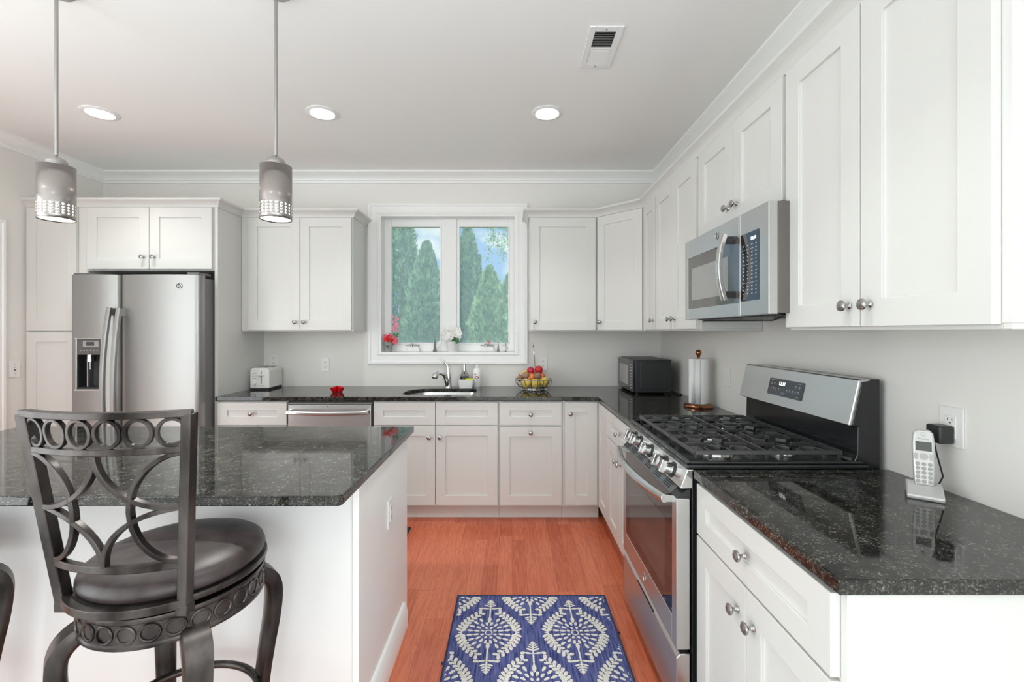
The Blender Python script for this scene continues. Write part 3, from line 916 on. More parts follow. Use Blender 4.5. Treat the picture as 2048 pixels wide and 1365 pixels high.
for a0, a1 in secs:
    b = MB()
    T, h, wd = .968, .014, .0038
    y0, y1 = .076, .592
    def bar(p, q, dz0=0, dz1=0):
        b.tube([(p[0], p[1], T - h / 2 + dz0), (q[0], q[1], T - h / 2 + dz1)], 1.0, sec=[(-wd * .8, h / 2), (wd * .8, h / 2), (wd * 1.25, -h / 2), (-wd * 1.25, -h / 2)], up=(0, 0, 1))
    def poly(pts):
        b.tube([(p[0], p[1], T - h / 2) for p in pts], 1.0, sec=[(-wd * .8, h / 2), (wd * .8, h / 2), (wd * 1.25, -h / 2), (-wd * 1.25, -h / 2)], up=(0, 0, 1))
    for (p, q) in (((a0, y0), (a1, y0)), ((a0, y1), (a1, y1)), ((a0, y0), (a0, y1)), ((a1, y0), (a1, y1))): bar(p, q)
    c = (a0 + a1) / 2; hw_ = (a1 - a0) / 2
    bar((a0, .330), (a1, .330))
    for cy, lo_, hi in ((.205, y0, .330), (.455, .330, y1)):
        for sgn, sx in ((-1, a0), (1, a1)):
            for s2 in (-1, 1):
                poly([(sx, cy + s2 * .075), (sx - sgn * hw_ * .42, cy + s2 * .075), (sx - sgn * hw_ * .62, cy + s2 * .040), (sx - sgn * hw_ * .40, cy + s2 * .018)])
            poly([(sx, cy), (sx - sgn * hw_ * .30, cy)])
        poly([(c, lo_), (c, cy - .030)]); poly([(c, hi), (c, cy + .030)])
    for x_ in (a0 + .006, a1 - .006):
        for y_ in (y0 + .006, .330, y1 - .006):
            b.box(x_ - .006, x_ + .006, y_ - .006, y_ + .006, .9285, T - h)
    for y_ in (.13, .28, .38, .53):
        for x_ in (a0, a1):
            b.prism([(x_ - .004, .938), (x_ + .004, .938), (x_ + .004, T - h), (x_ - .004, T - h)], 'y', y_ - .006, y_ + .006)
    b.build('grate', M_iron, t, bevel=.001, seg=1)
# backguard
b = MB()
b.prism([(.580, .928), (.610, .934), (.622, .96), (.624, 1.056), (.604, 1.062), (.636, 1.209), (.664, 1.2215), (.700, 1.222), (.700, .60), (.66, .60), (.66, .928)], 'x', .004, RW - .004)
bg = b.build('backguard', M_black, t, bevel=.004, seg=3)
b = MB()
nx, nz = .157, -.038
b.prism([(.592, 1.062), (.590, 1.066), (.624, 1.216), (.630, 1.222), (.664, 1.222), (.664, 1.216), (.634, 1.210), (.602, 1.064)], 'x', 0, RW)
bs = b.build('backguard_face', M_steel, t, bevel=.003)
sl = math.atan2(.034, .150)
b = MB(); b.M = Matrix.Translation((.36, .607, 1.141)) @ Matrix.Rotation(-sl, 4, 'X')
b.prism(rrect(-.123, .123, -.037, .037, (.006,) * 4, 3), 'y', -.0018, .004)
pn = b.build('clock_panel', M_screen, bs)
tt = text_part('clock_digits', '12:31', .022, (.335, .6088, 1.158), (R(90) - sl, 0, 0), M_digit, bs)
b = MB(); b.M = Matrix.Translation((.36, .607, 1.141)) @ Matrix.Rotation(-sl, 4, 'X')
random.seed(4)
for k in range(11):
    x = -.105 + k * .0195
    if k in (4, 5): continue
    b.box(x, x + .008, -.0024, -.0018, -.012, -.010); b.box(x + .001, x + .007, -.0024, -.0018, -.007, -.0035)
for x in (-.105, -.085, .065, .090):
    b.box(x, x + .010, -.0024, -.0018, .010, .012); b.box(x + .001, x + .009, -.0024, -.0018, .015, .018)
for x, z, l_ in ((-.108, .028, .022), (.08, .028, .022), (.08, -.029, .022), (-.02, -.022, .02), (-.012, -.026, .012)):
    b.box(x, x + l_, -.0024, -.0018, z, z + .0015)
b.build('panel_icons', M_icon, bs)

# ================================================================== OVER-RANGE MICROWAVE
MX, MY, MW = .880, 2.312, .752
t = thing('over_range_microwave', 'stainless microwave mounted under the cabinet above the range', 'microwave', (MX, MY, 0), H)
b = MB(); b.box(.002, MW - .002, .034, XR - MX - .003, 1.450, 1.836)
b.build('microwave_body', mat('microwave_case', (.17, .155, .145), .4, .5), t, bevel=.002)
b = MB(); b.box(.04, MW - .04, .05, .30, 1.443, 1.4498); bu = b.build('microwave_underside', M_blackm, t)
b = MB(); b.box(.10, .32, .08, .22, 1.436, 1.443); b.box(.42, .64, .08, .22, 1.436, 1.443); b.build('grease_filter', M_gray, bu)
b = MB(); b.tube([(.05, .07, 1.439), (.60, .10, 1.428)], .003, 6); b.tube([(.72, .07, 1.439), (.60, .10, 1.428)], .003, 6); b.build('filter_latch', M_dark, bu)
wx0, wx1, wz0, wz1 = .036, .545, 1.498, 1.748
dx1 = .556
b = MB()
b.box(0, wx0, 0, .032, 1.446, 1.835); b.box(wx1, dx1, 0, .032, 1.446, 1.835); b.box(wx0, wx1, 0, .032, 1.446, wz0); b.box(wx0, wx1, 0, .032, wz1, 1.835)
md = b.build('microwave_door', M_steel, t, bevel=.001)
b = MB(); b.box(wx0 + .0005, wx1, .002, .02, wz0 + .0005, wz1 - .0005); b.build('door_window', mat('microwave_glass', (.10, .095, .09), .05, spec=.9), md)
b = MB(); b.box(wx0 + .045, wx1 - .09, .0012, .0019, wz0 + .04, wz1 - .055); b.build('window_screen', mat('microwave_screen_reflection', (.30, .30, .29), .08, spec=.9), md)  # mesh screen; a bright reflection is put into its lighter grey
b = MB(); b.box(dx1 + .002, MW, 0, .032, 1.446, 1.835); fp = b.build('control_column', M_steel, t, bevel=.002)
b = MB(); b.prism([(dx1 + .004, 1.500), (.690, 1.500), (.693, 1.504), (.693, 1.750), (.690, 1.754), (dx1 + .004, 1.754)], 'y', -.001, .004); kp = b.build('keypad', M_glassblk, t)
text_part('clock_digits', '12:31', .017, (.655, -.0016, 1.728), (R(90), 0, 0), M_digit, kp)
b = MB()
random.seed(9)
for r_ in range(14):
    z = 1.705 - r_ * .0138
    for x in (.585, .615, .645, .672):
        if r_ in (1, 5, 10) and x < .65: b.box(x - .010, x + .010, -.0016, -.001, z, z + .0015); continue
        b.box(x - .004, x + .004, -.0016, -.001, z, z + random.choice((.003, .0045)))
b.build('keypad_print', mat('keypad_print_grey', (.5, .5, .5), .5), kp)
b = MB(); P = []
for k in range(15):
    q = k / 14 * 2 - 1
    P.append((.505, -.036 - .022 * (1 - q * q), 1.640 + .130 * q))
b.tube(P, 1.0, sec=[(-.014, -.007), (-.008, -.011), (.008, -.011), (.014, -.007), (.014, .007), (-.014, .007)], up=(0, 1, 0))
hd = b.build('handle', M_steel2, md, bevel=.001)
for z_ in (1.735, 1.518): MB().box(.495, .516, -.034, 0, z_, z_ + .027).build('handle_mount', M_blackm, md)
logo(md, .360, -.0003, 1.797, .014)

# ================================================================== CEILING LIGHTS AND VENT
for i, (lx, ly) in enumerate([(-2.585, 2.855), (-1.19, 2.855), (.22, 2.855), (-2.5, .9), (-1.19, .55), (.12, 1.0), (-2.585, -1.2), (-.6, -1.2)]):  # last five are out of view, added and placed as fill light
    lab = ('leftmost of the three recessed ceiling lights', 'middle recessed ceiling light above the island', 'recessed ceiling light nearest the air vent')[i] if i < 3 else 'unseen recessed ceiling light added nearer the viewpoint as fill'
    t = thing('recessed_light', lab, 'ceiling light', (lx, ly, ZC), 0, 'round recessed ceiling lights')
    b = MB(); b.lathe([(.070, -.0005), (.098, -.0005), (.098, -.004), (.090, -.008), (.076, -.010), (.070, -.006), (.070, -.0005)], 36)
    b.build('trim_ring', M_whiteg, t)
    b = MB(); b.lathe([(0, -.004), (.070, -.004), (.070, -.001), (0, -.001)], 36)
    b.build('light_lens', M_lens, t)
    L = lamp('downlight', 'SPOT', (lx, ly, ZC - .014), (0, 0, 0), (DOWN if i < 3 else DOWN2) * 8, (.98, 1, .97), shadow_soft_size=.05, spot_size=R(100 if i < 3 else 96), spot_blend=.7 if i < 3 else .5)
t = thing('air_vent', 'white rectangular louvred air register in the ceiling', 'vent', (.428, 2.20, ZC))
b = MB()
vx, vy = .078, .158
b.box(-vx, -.048, -vy, vy, -.007, -.0005); b.box(.048, vx, -vy, vy, -.007, -.0005)
b.box(-.048, .048, -vy, -.125, -.007, -.0005); b.box(-.048, .048, .125, vy, -.007, -.0005); b.box(-.048, .048, -.006, .006, -.007, -.0005)
b.build('vent_frame', M_whiteg, t, bevel=.002)
MB().box(-.048, .048, -.125, .125, -.0012, -.0006).build('vent_duct', M_dark, t)
b = MB()
for half, sgn in ((-1, 1), (1, 1)):
    for k in range(9):
        y = half * (.012 + k * .0125 + .004)
        dy = .0045 if half < 0 else -.0045
        b.prism([(y - dy, -.007), (y - dy + .0014, -.007), (y + dy + .0014, -.0013), (y + dy, -.0013)], 'x', -.047, .047)
b.build('vent_slats', M_whiteg, t)
b = MB(); b.lathe([(0, -.0085), (.004, -.0085), (.004, -.006), (0, -.006)], 10, (0, -.142, 0)); b.lathe([(0, -.0085), (.004, -.0085), (.004, -.006), (0, -.006)], 10, (0, .142, 0)); b.build('vent_screw', M_nickel, t)

# ================================================================== PENDANTS
def pendant(x, y, label):
    t = thing('pendant_light', label, 'pendant light', (x, y, ZC), 0, 'brushed nickel pendant lights over the island')
    z1, z0, r = 2.045 - ZC, 1.833 - ZC, .059
    MB().lathe([(0, -.022), (.03, -.022), (.055, -.016), (.064, -.006), (.064, -.0005), (0, -.0005)], 32).build('canopy', M_nickel, t)
    b = MB(); b.tube([(0, 0, -.02), (0, 0, z1 + .03)], .0065, 12); b.build('stem', M_nickel, t)
    MB().lathe([(.008, .045), (.016, .040), (.030, .030), (.036, .018), (.036, .012), (.038, .010), (.038, .001), (0, .001)], 28, (0, 0, z1)).build('socket_cap', M_nickel, t)
    b = MB()
    n, rows = 20, 4
    zh = [z0 + .016 + .0118 * k for k in range(rows + 1)]
    da = 2 * PI / n
    def pt(a, z): return b.vt((r * math.cos(a), r * math.sin(a), z))
    SUB = 8
    for c in range(n):
        a0 = c * da
        for k in range(rows):
            za, zb = zh[k], zh[k + 1]; zc, ac = (za + zb) / 2, a0 + da / 2
            per = [(a0, za), (a0 + da / 2, za), (a0 + da, za), (a0 + da, zc), (a0 + da, zb), (a0 + da / 2, zb), (a0, zb), (a0, zc)]
            out = [pt(*p) for p in per]
            ho = []
            for q in range(8):
                th = R(225 + 45 * q)
                ho.append(pt(ac + .0042 * math.cos(th) / r, zc + .0042 * math.sin(th)))
            for q in range(8):
                l = (q + 1) % 8
                b.fc((out[q], out[l], ho[l], ho[q]))
        for (za, zb) in ((z0, zh[0]), (zh[-1], z1)):
            for hstep in range(2):
                aa, ab = a0 + da * hstep / 2, a0 + da * (hstep + 1) / 2
                b.fc((pt(aa, za), pt(ab, za), pt(ab, zb), pt(aa, zb)))
    bm_o = b
    sh = b.build('shade', M_shade, t, smooth=60)
    bm = bmesh.new(); bm.from_mesh(sh.data); bmesh.ops.remove_doubles(bm, verts=bm.verts, dist=1e-5)
    bmesh.ops.recalc_face_normals(bm, faces=bm.faces); bm.to_mesh(sh.data); bm.free()
    md_ = sh.modifiers.new('solid', 'SOLIDIFY'); md_.thickness = .0015; md_.offset = -1
    MB().lathe([(.036, 0), (r, 0), (r, .0015), (.036, .0015)], 40, (0, 0, z1)).build('shade_top', M_shade, t)
    MB().lathe([(r - .004, z1 - .01), (r - .004, z0 + .004), (0, z0 + .004)], 40).build('diffuser', M_shadeglow, t)
    lamp('pendant_lamp', 'SPOT', (x, y, ZC + z0 - .004), (0, 0, 0), PEND * 8, (.98, 1, .96), shadow_soft_size=.04, spot_size=R(120), spot_blend=.8)
pendant(-1.822, 1.82, 'left perforated nickel cylinder pendant, hanging in front of the pantry')
pendant(-.944, 1.82, 'right perforated nickel cylinder pendant, hanging left of the window')

# ================================================================== OUTLETS AND SWITCHES
def wallplate(name, label, loc, rz, kind, cat='outlet'):
    t = thing(name, label, cat, loc, rz, 'white wall plates')
    MB().box(-.036, .036, -.006, -.0005, -.058, .058).build('cover_plate', M_white, t, bevel=.002)
    if kind == 'duplex':
        for z in (-.020, .020):
            b = MB(); b.prism(rrect(-.017, .017, z - .014, z + .014, (.012,) * 4, 4), 'y', -.008, -.0059)
            f = b.build('receptacle', M_white, t)
            b = MB(); b.box(-.008, -.006, -.0086, -.0079, z - .001, z + .007); b.box(.005, .007, -.0086, -.0079, z - .001, z + .007); b.box(-.0025, .0025, -.0086, -.0079, z - .009, z - .005)
            b.build('slots', M_dark, f)
    elif kind == 'decora':
        f = MB().box(-.0165, .0165, -.009, -.0059, -.033, .033).build('rocker', M_white, t, bevel=.002)
    elif kind == 'gfci':
        f = MB().box(-.0165, .0165, -.0085, -.0059, -.033, .033).build('receptacle', M_white, t, bevel=.001)
        for z in (-.019, .019):
            b = MB()
            b.box(-.008, -.006, -.0090, -.0084, z - .001, z + .007); b.box(.005, .007, -.0090, -.0084, z - .001, z + .007); b.box(-.0025, .0025, -.0090, -.0084, z - .009, z - .005)
            b.build('slots', M_dark, f)
    else:
        b = MB(); b.box(-.005, .005, -.0065, -.0058, -.012, .012); b.build('toggle_slot', M_gray, t)
        b = MB(); b.box(-.004, .004, -.017, -.006, .000, .009); b.build('toggle', M_white, t, bevel=.001)
        b = MB(); b.lathe([(0, 0), (.003, 0), (.003, .001), (0, .001)], 8, (0, -.0062, .03), KN); b.lathe([(0, 0), (.003, 0), (.003, .001), (0, .001)], 8, (0, -.0062, -.03), KN); b.build('screw', M_nickel, t)
    return t
wallplate('outlet', 'white outlet on the wall above the red dish', (-1.619, YB, 1.10), 0, 'duplex')
wallplate('outlet', 'white outlet on the wall behind the toaster', (-2.065, YB, 1.135), 0, 'duplex')
wallplate('outlet', 'white outlet on the wall behind the fruit bowl', (.270, YB, 1.107), 0, 'duplex')
wallplate('light_switch', 'white rocker switch on the wall beside the paper towels', (XR, 2.717, 1.113), H, 'decora', 'light switch')
wallplate('outlet', 'white outlet with the phone adapter plugged in', (XR, 1.332, 1.107), H, 'gfci')
wallplate('light_switch', 'white toggle switch on the left wall near the door', (XL, 3.245, 1.118), R(90), 'toggle', 'light switch')
wallplate('outlet', 'white outlet on the end panel of the island', (-.512, 1.90, .63), R(90), 'gfci')

# ================================================================== BAR STOOLS
def stool(label):
    cx, cy = -.916, 1.252
    t = thing('bar_stool', label, 'bar stool', (cx, cy, 0), 0, 'swivel bar stools at the island')
    MB().lathe([(0, .752), (.198, .752), (.207, .760), (.2095, .772), (.204, .786), (.188, .797), (.15, .806), (.09, .811), (0, .813)], 56).build('seat_cushion', M_leather, t)
    b = MB(); b.lathe([(.196, .735), (.212, .735), (.215, .742), (.213, .751), (.200, .753), (.196, .753), (.196, .735)], 56)
    b.box(-.19, .19, -.02, .02, .733, .745); b.box(-.02, .02, -.19, .19, .733, .745)
    b.lathe([(0, .715), (.11, .715), (.11, .735), (0, .735)], 32)
    b.build('seat_frame', M_bronze, t)
    # apron with ring relief
    b = MB()
    b.lathe([(.198, .650), (.207, .648), (.209, .653), (.207, .660), (.205, .662), (.205, .706), (.207, .708), (.209, .715), (.207, .720), (.198, .719), (.198, .650)], 64)
    n = 26
    for k in range(n):
        a = 2 * PI * k / n
        P = []
        for q in range(16):
            th = 2 * PI * q / 16
            aa = a + .0205 * math.cos(th) / .207
            P.append((.2055 * math.cos(aa), .2055 * math.sin(aa), .684 + .0195 * math.sin(th)))
        b.tube(P, .0035, 6, closed=True)
    b.lathe([(0, .700), (.198, .700), (.198, .706), (0, .706)], 40)
    b.build('apron_ring', M_bronze, t)
    # back
    BL, BRr = Vector((-.160, -.157, .735)), Vector((.140, -.172, .735))
    TL, TR = Vector((-.197, -.214, 1.207)), Vector((.181, -.214, 1.207))
    def Pb(u, z):
        q = (z - .735) / (1.207 - .735)
        l, r = BL.lerp(TL, q), BRr.lerp(TR, q)
        p = l.lerp(r, (u + 1) / 2)
        p.y -= .040 * (1 - u * u) + .015 * math.sin(PI * q) * 0
        p.z = z
        return p
    sq = [(-.011, -.008), (.011, -.008), (.011, .008), (-.011, .008)]
    for u in (-1, 1):
        b = MB(); b.tube([Pb(u, .722 + (1.2 - .722) * k / 8) for k in range(9)], 1.0, sec=[(-.0115, -.0135), (.0115, -.0135), (.0115, .0135), (-.0115, .0135)], up=(0, 1, 0))
        p = Pb(u, .728)
        b.box(p.x - .014, p.x + .014, p.y - .015, p.y + .015, .717, .741)
        b.build('back_post', M_bronze, t, bevel=.002)
    def rail(z, hh, th, u0=-1, u1=1):
        b = MB(); b.tube([Pb(u0 + (u1 - u0) * k / 16, z) for k in range(17)], 1.0, sec=[(-th, -hh), (th, -hh), (th, hh), (-th, hh)], up=(0, 0, 1)); return b
    rail(1.200, .0078, .011, -1.03, 1.03).build('top_rail', M_bronze, t, bevel=.002)
    rail(1.117, .0075, .008).build('back_rail', M_bronze, t, bevel=.002)
    rail(.843, .009, .008).build('back_rail', M_bronze, t, bevel=.002)
    # bent seat rail that joins the posts round the cushion
    b = MB(); P = []
    a0, a1 = math.atan2(BL.y, BL.x), math.atan2(BRr.y, BRr.x)
    if a1 < a0: a1 += 2 * PI
    for k in range(17):
        a = a0 + (a1 - a0) * k / 16
        P.append((.223 * math.cos(a), .223 * math.sin(a), .745))
    b.tube(P, 1.0, sec=[(-.010, -.010), (.010, -.010), (.010, .010), (-.010, .010)], up=(0, 0, 1)); b.build('seat_rail', M_bronze, t, bevel=.002)
    for k in range(6):
        u = -1 + (k + .5) / 3
        b = MB(); P = []
        for q in range(20):
            th = 2 * PI * q / 20
            P.append(Pb(u + .142 * math.cos(th), 1.1585 + .031 * math.sin(th)))
        b.tube(P, 1.0, closed=True, sec=[(-.0055, -.0038), (.0055, -.0038), (.0055, .0038), (-.0055, .0038)], up=[(p - Pb(u, 1.1585)) for p in P])
        b.build('back_ring', M_bronze, t, bevel=.001, seg=1)
    zb, zt = .850, 1.110; zm = (zb + zt) / 2; hz = (zt - zb) / 2
    def arc(f):
        P = [Pb(*f(k / 20)) for k in range(21)]
        ups = []
        for i in range(21):
            tg = P[min(i + 1, 20)] - P[max(i - 1, 0)]
            ups.append(tg.cross(Vector((0, 1, 0))))
        b = MB(); b.tube(P, 1.0, sec=[(-.008, -.0055), (.008, -.0055), (.008, .0055), (-.008, .0055)], up=ups)
        b.build('back_scroll', M_bronze, t, bevel=.0015)
    for sg in (-1, 1):
        arc(lambda q, s=sg: (s * (1 - .62 * math.sin(PI * q)), zm + hz * math.cos(PI * q)))
        arc(lambda q, s=sg: (s * (1 - math.cos(PI / 2 * q)), zt - hz * math.sin(PI / 2 * q)) if True else 0)
        arc(lambda q, s=sg: (s * (1 - math.cos(PI / 2 * q)), zb + hz * math.sin(PI / 2 * q)))
    # legs
    for a in (45, 135, 225, 315):
        a = R(a); d = Vector((math.cos(a), math.sin(a), 0))
        prof = [(.180, .658), (.205, .650), (.226, .632), (.238, .605), (.241, .565), (.235, .50), (.222, .42), (.210, .33), (.204, .24), (.208, .15), (.222, .07), (.245, .012), (.250, .002)]
        wds = [.95, 1.0, 1.02, 1.0, .97, .92, .86, .80, .76, .74, .76, .85, .9]
        pts = [(r, z, w_) for (r, z), w_ in zip(prof, wds)]
        pts = [pts[0]] + pts + [pts[-1]]
        sm = []
        for i in range(1, len(pts) - 2):
            for q in (0, .25, .5, .75):
                p0, p1, p2, p3 = pts[i - 1:i + 3]
                sm.append(tuple(.5 * (2 * b1 + (c1 - a1) * q + (2 * a1 - 5 * b1 + 4 * c1 - d1) * q * q + (3 * b1 - a1 - 3 * c1 + d1) * q ** 3) for a1, b1, c1, d1 in zip(p0, p1, p2, p3)))
        sm.append(pts[-1])
        P = [d * r + Vector((0, 0, z)) for r, z, _ in sm]
        wds = [w_ for _, _, w_ in sm]
        tang = Vector((-d.y, d.x, 0))
        b = MB(); b.tube(P, wds, sec=[(-.020, -.027), (-.008, -.031), (.012, -.031), (.020, -.025), (.023, 0), (.020, .025), (.012, .031), (-.008, .031), (-.020, .027)], up=tuple(tang))
        b.build('leg', M_bronze, t, smooth=50)
    b = MB(); b.tube([(.192 * math.cos(2 * PI * k / 48), .192 * math.sin(2 * PI * k / 48), .33) for k in range(48)], .011, 10, closed=True)
    b.build('footrest_ring', M_bronze, t)
    return t
st = stool('swivel bar stool with scrolled bronze back and brown round seat, fully in view')
s2 = copy_tree(st); s2.location.x -= .838; s2.rotation_euler.z = 0
s2['label'] = 'second swivel bar stool cut off by the left picture edge, only a leg showing'

# ================================================================== RUGS
rx0, rx1, ry0, ry1 = -.281, .482, 1.02, 2.374
def rug():
    blue = mat('rug_blue', (.08, .1, .3), .95, spec=.05)
    noise_into(blue, 9, (14, 1.2, 1), cols=((.030, .040, .130), (.150, .165, .36)), detail=5, pos=(.32, .70))
    n, l, bs_ = nodes(blue)
    cream = noise_into(mat('rug_cream', (.68, .66, .60), .95, spec=.05), 120, cols=((.56, .54, .49), (.76, .74, .68)))
    edge = mat('rug_binding', (.025, .03, .07), .9)
    cxr = (rx0 + rx1) / 2; cyr = (ry0 + ry1) / 2
    t = thing('area_rug', 'blue runner rug with cream damask medallions', 'rug', (cxr, cyr, 0))
    b = MB(); b.M = Matrix.Translation((-cxr, -cyr, 0))
    b.box(rx0, rx1, ry0, ry1, .0005, .008)
    b.cur = 1
    lo_x, hi_x, lo_y, hi_y = rx0 + .012, rx1 - .012, ry0 + .012, ry1 - .012
    zoff = [0]
    def leaf(x, y, L, Wd, a):
        if not (lo_x - .01 < x < hi_x + .01 and lo_y - .01 < y < hi_y + .01): return
        zoff[0] = (zoff[0] + 1) % 40
        pts = []
        for k in range(8):
            th = 2 * PI * k / 8
            u = L / 2 * math.cos(th); v = Wd / 2 * math.sin(th) * (1 + .25 * math.cos(th))
            px = min(max(x + u * math.cos(a) - v * math.sin(a), lo_x), hi_x)
            py = min(max(y + u * math.sin(a) + v * math.cos(a), lo_y), hi_y)
            pts.append((px, py))
        z = .0085 + zoff[0] * .000012
        ids = [b.vt((p[0], p[1], z)) for p in pts]
        b.fc(ids)
    def med(cx, cy):
        for k in range(8):
            a = 2 * PI * k / 8; leaf(cx + .015 * math.cos(a), cy + .016 * math.sin(a), .013, .0075, a + PI / 2)
        for k in range(8):
            a = 2 * PI * (k + .5) / 8; leaf(cx + .031 * math.cos(a), cy + .034 * math.sin(a), .019, .013, a)
        for k in range(16):
            a = 2 * PI * (k + .5) / 16; leaf(cx + .056 * math.cos(a), cy + .063 * math.sin(a), .028, .0135, a)
        for k in range(20):
            a = 2 * PI * (k + .5) / 20
            if abs(math.cos(a)) < .2: continue
            leaf(cx + .086 * math.cos(a), cy + .100 * math.sin(a), .032, .0145, a)
        # wreath of leafy sprigs, four bows meeting at pointed tips
        for sx in (-1, 1):
            for sy in (-1, 1):
                N = 8
                for k in range(N):
                    q = (k + .3) / N * .93
                    x = .124 * (1 - q ** 1.75) + .020 * q; y = .004 + .160 * q
                    dx, dy = -.124 * 1.75 * q ** .75 + .020, .160
                    a = math.atan2(dy, dx)
                    for da, L in ((-.85, .034), (.85, .026)):
                        ang = a + da
                        leaf(cx + sx * (x + L * .48 * math.cos(ang)), cy + sy * (y + L * .48 * math.sin(ang)), L, .0165, math.atan2(sy * math.sin(ang), sx * math.cos(ang)))
                    leaf(cx + sx * x, cy + sy * y, .022, .008, math.atan2(sy * dy, sx * dx))
        for sx in (-1, 1):
            leaf(cx + sx * .130, cy, .020, .012, 0)
        for sy in (-1, 1):
            leaf(cx, cy + sy * .090, .044, .018, PI / 2)
            for k in range(9):
                y = .112 + k * .0155
                leaf(cx, cy + sy * y, .022, .0085, PI / 2)
            for k, (yy, w_) in enumerate(((.199, .026), (.200, .024), (.213, .020), (.226, .016), (.237, .011))):
                for sx in (-1, 1):
                    leaf(cx + sx * w_ * .6, cy + sy * (yy + .003), w_ * 1.15, .0095, math.atan2(sy * .5, sx))
            leaf(cx, cy + sy * .245, .018, .013, PI / 2)
            for sx in (-1, 1):
                leaf(cx + sx * .020, cy + sy * .180, .034, .0115, math.atan2(sy * .15, sx))
                leaf(cx + sx * .044, cy + sy * .1815, .026, .0165, math.atan2(sy * -.2, sx))
    x0, y0 = -.1066, 2.081
    for i in range(-1, 4):
        for j in range(-3, 3):
            med(x0 + .1975 * i, y0 + .3125 * ((i % 2) + 2 * j))
    b.build('rug_pile', [blue, cream], t, smooth=0)
    b = MB(); b.M = Matrix.Translation((-cxr, -cyr, 0))
    b.tube([(rx0, ry0, .006), (rx1, ry0, .006), (rx1, ry1, .006), (rx0, ry1, .006)], .0055, 8, closed=True)
    b.box(rx1, rx1 + .014, 2.085, 2.093, .001, .006); b.box(rx0 - .014, rx0, 1.89, 1.90, .001, .006)
    b.build('rug_binding', edge, t)
rug()
o = MB().box(-1.55, -.712, 2.78, 3.206, .0005, .012).build('floor_mat', M_mat, bevel=.004)
tag(o, 'black floor mat behind the island, one corner peeking out', 'floor mat')

# ================================================================== COUNTER ITEMS
# toaster
t = thing('toaster', 'white two-slot toaster against the refrigerator panel', 'toaster', (-2.048, 3.80, ZK), R(3))
b = MB(); b.prism(rrect(-.076, .076, .012, .178, (.028, .028, .008, .008), 5), 'y', -.12, .12)
tb = b.build('toaster_shell', M_white, t, bevel=.008, seg=3)
MB().box(-.070, .070, -.115, .115, 0, .012).build('toaster_base', M_dark, t)
b = MB(); b.box(-.042, -.016, -.09, .09, .1775, .1786); b.box(.016, .042, -.09, .09, .1775, .1786); b.build('bread_slot', M_dark, t)
MB().box(.013, .018, -.1212, -.1195, .05, .15).build('lever_slot', M_gray, t)
MB().box(-.006, .037, -.140, -.121, .115, .126).build('lever', M_white, t, bevel=.003)
MB().lathe([(0, 0), (.017, 0), (.015, .012), (0, .012)], 18, (-.040, -.120, .055), KN).build('browning_dial', M_white, t)
b = MB()
for k in range(4): b.box(-.055, -.022, -.1208, -.1199, .092 + k * .014, .095 + k * .014)
b.box(.0, .04, -.1208, -.1199, .032, .036)
b.build('toaster_buttons', M_gray, t)
# red dish
b = MB()
n = 48; rows = []
def heart(a):
    x = 16 * math.sin(a) ** 3; y = 13 * math.cos(a) - 5 * math.cos(2 * a) - 2 * math.cos(3 * a) - math.cos(4 * a)
    return x / 17, -y / 17
for sc, z in ((.0, .004), (.030, .003), (.034, .0), (.040, .003), (.056, .036), (.058, .040), (.052, .037), (.034, .010), (.0, .009)):
    if sc == 0: rows.append([b.vt((0, 0, z))])
    else: rows.append([b.vt((heart(2 * PI * k / n)[0] * sc, heart(2 * PI * k / n)[1] * sc, z + (.006 if .05 < sc else 0) * math.cos(4 * PI * k / n))) for k in range(n)])
for A, B in zip(rows[:-1], rows[1:]):
    for k in range(n):
        l = (k + 1) % n
        if len(A) == 1: b.fc((A[0], B[k], B[l]))
        elif len(B) == 1: b.fc((A[k], B[0], A[l]))
        else: b.fc((A[k], B[k], B[l], A[l]))
o = b.build('dish', M_red, smooth=60, loc=(-1.363, 3.55, ZK + .0005)); o.rotation_euler = (0, 0, R(20))
tag(o, 'small glossy red heart-shaped dish on the counter', 'dish')
# small black microwave in the corner
t = thing('countertop_microwave', 'small black microwave oven in the counter corner', 'microwave', (.905, 3.875, ZK), H)
L_, D_, H_ = .465, .290, .262
b = MB(); b.box(0, L_, .018, D_, .012, H_)
mb_ = b.build('microwave_case', M_blackm, t, bevel=.006)
b = MB(); b.prism(rrect(.055, D_ - .035, .040, H_ - .022, (.016,) * 4, 4), 'x', L_ - .002, L_ + .004); b.build('side_emboss', M_blackm, mb_, bevel=.003)
b = MB(); b.box(.002, L_ - .098, 0, .018, .016, H_ - .004); md2 = b.build('microwave_door', M_glassblk, t, bevel=.003)
b = MB(); b.box(.055, L_ - .145, -.0012, .001, .06, H_ - .05); b.build('door_window', mat('microwave_window', (.32, .31, .30), .12, spec=.8), md2)
b = MB(); b.box(L_ - .096, L_ - .001, .001, .018, .016, H_ - .004); cp2 = b.build('control_strip', M_black, t, bevel=.003)
b = MB()
for k in range(9):
    for m_ in range(3): b.box(L_ - .080 + m_ * .024, L_ - .066 + m_ * .024, -.0002, .0012, .040 + k * .022, .048 + k * .022)
b.build('keypad_print', M_icon, cp2)
b = MB()
for x_ in (.03, L_ - .03):
    for y_ in (.04, D_ - .03): b.lathe([(0, 0), (.012, 0), (.012, .013), (0, .013)], 12, (x_, y_, 0))
b.build('foot', M_dark, t)
b = MB(); b.tube([(L_ - .10, D_ - .005, .03), (L_ - .05, D_ + .03, .012), (L_ + .01, D_ + .045, .006), (L_ + .05, D_ + .035, .005), (L_ + .03, D_ + .065, .005)], .004, 8); b.build('power_cord', M_dark, t)
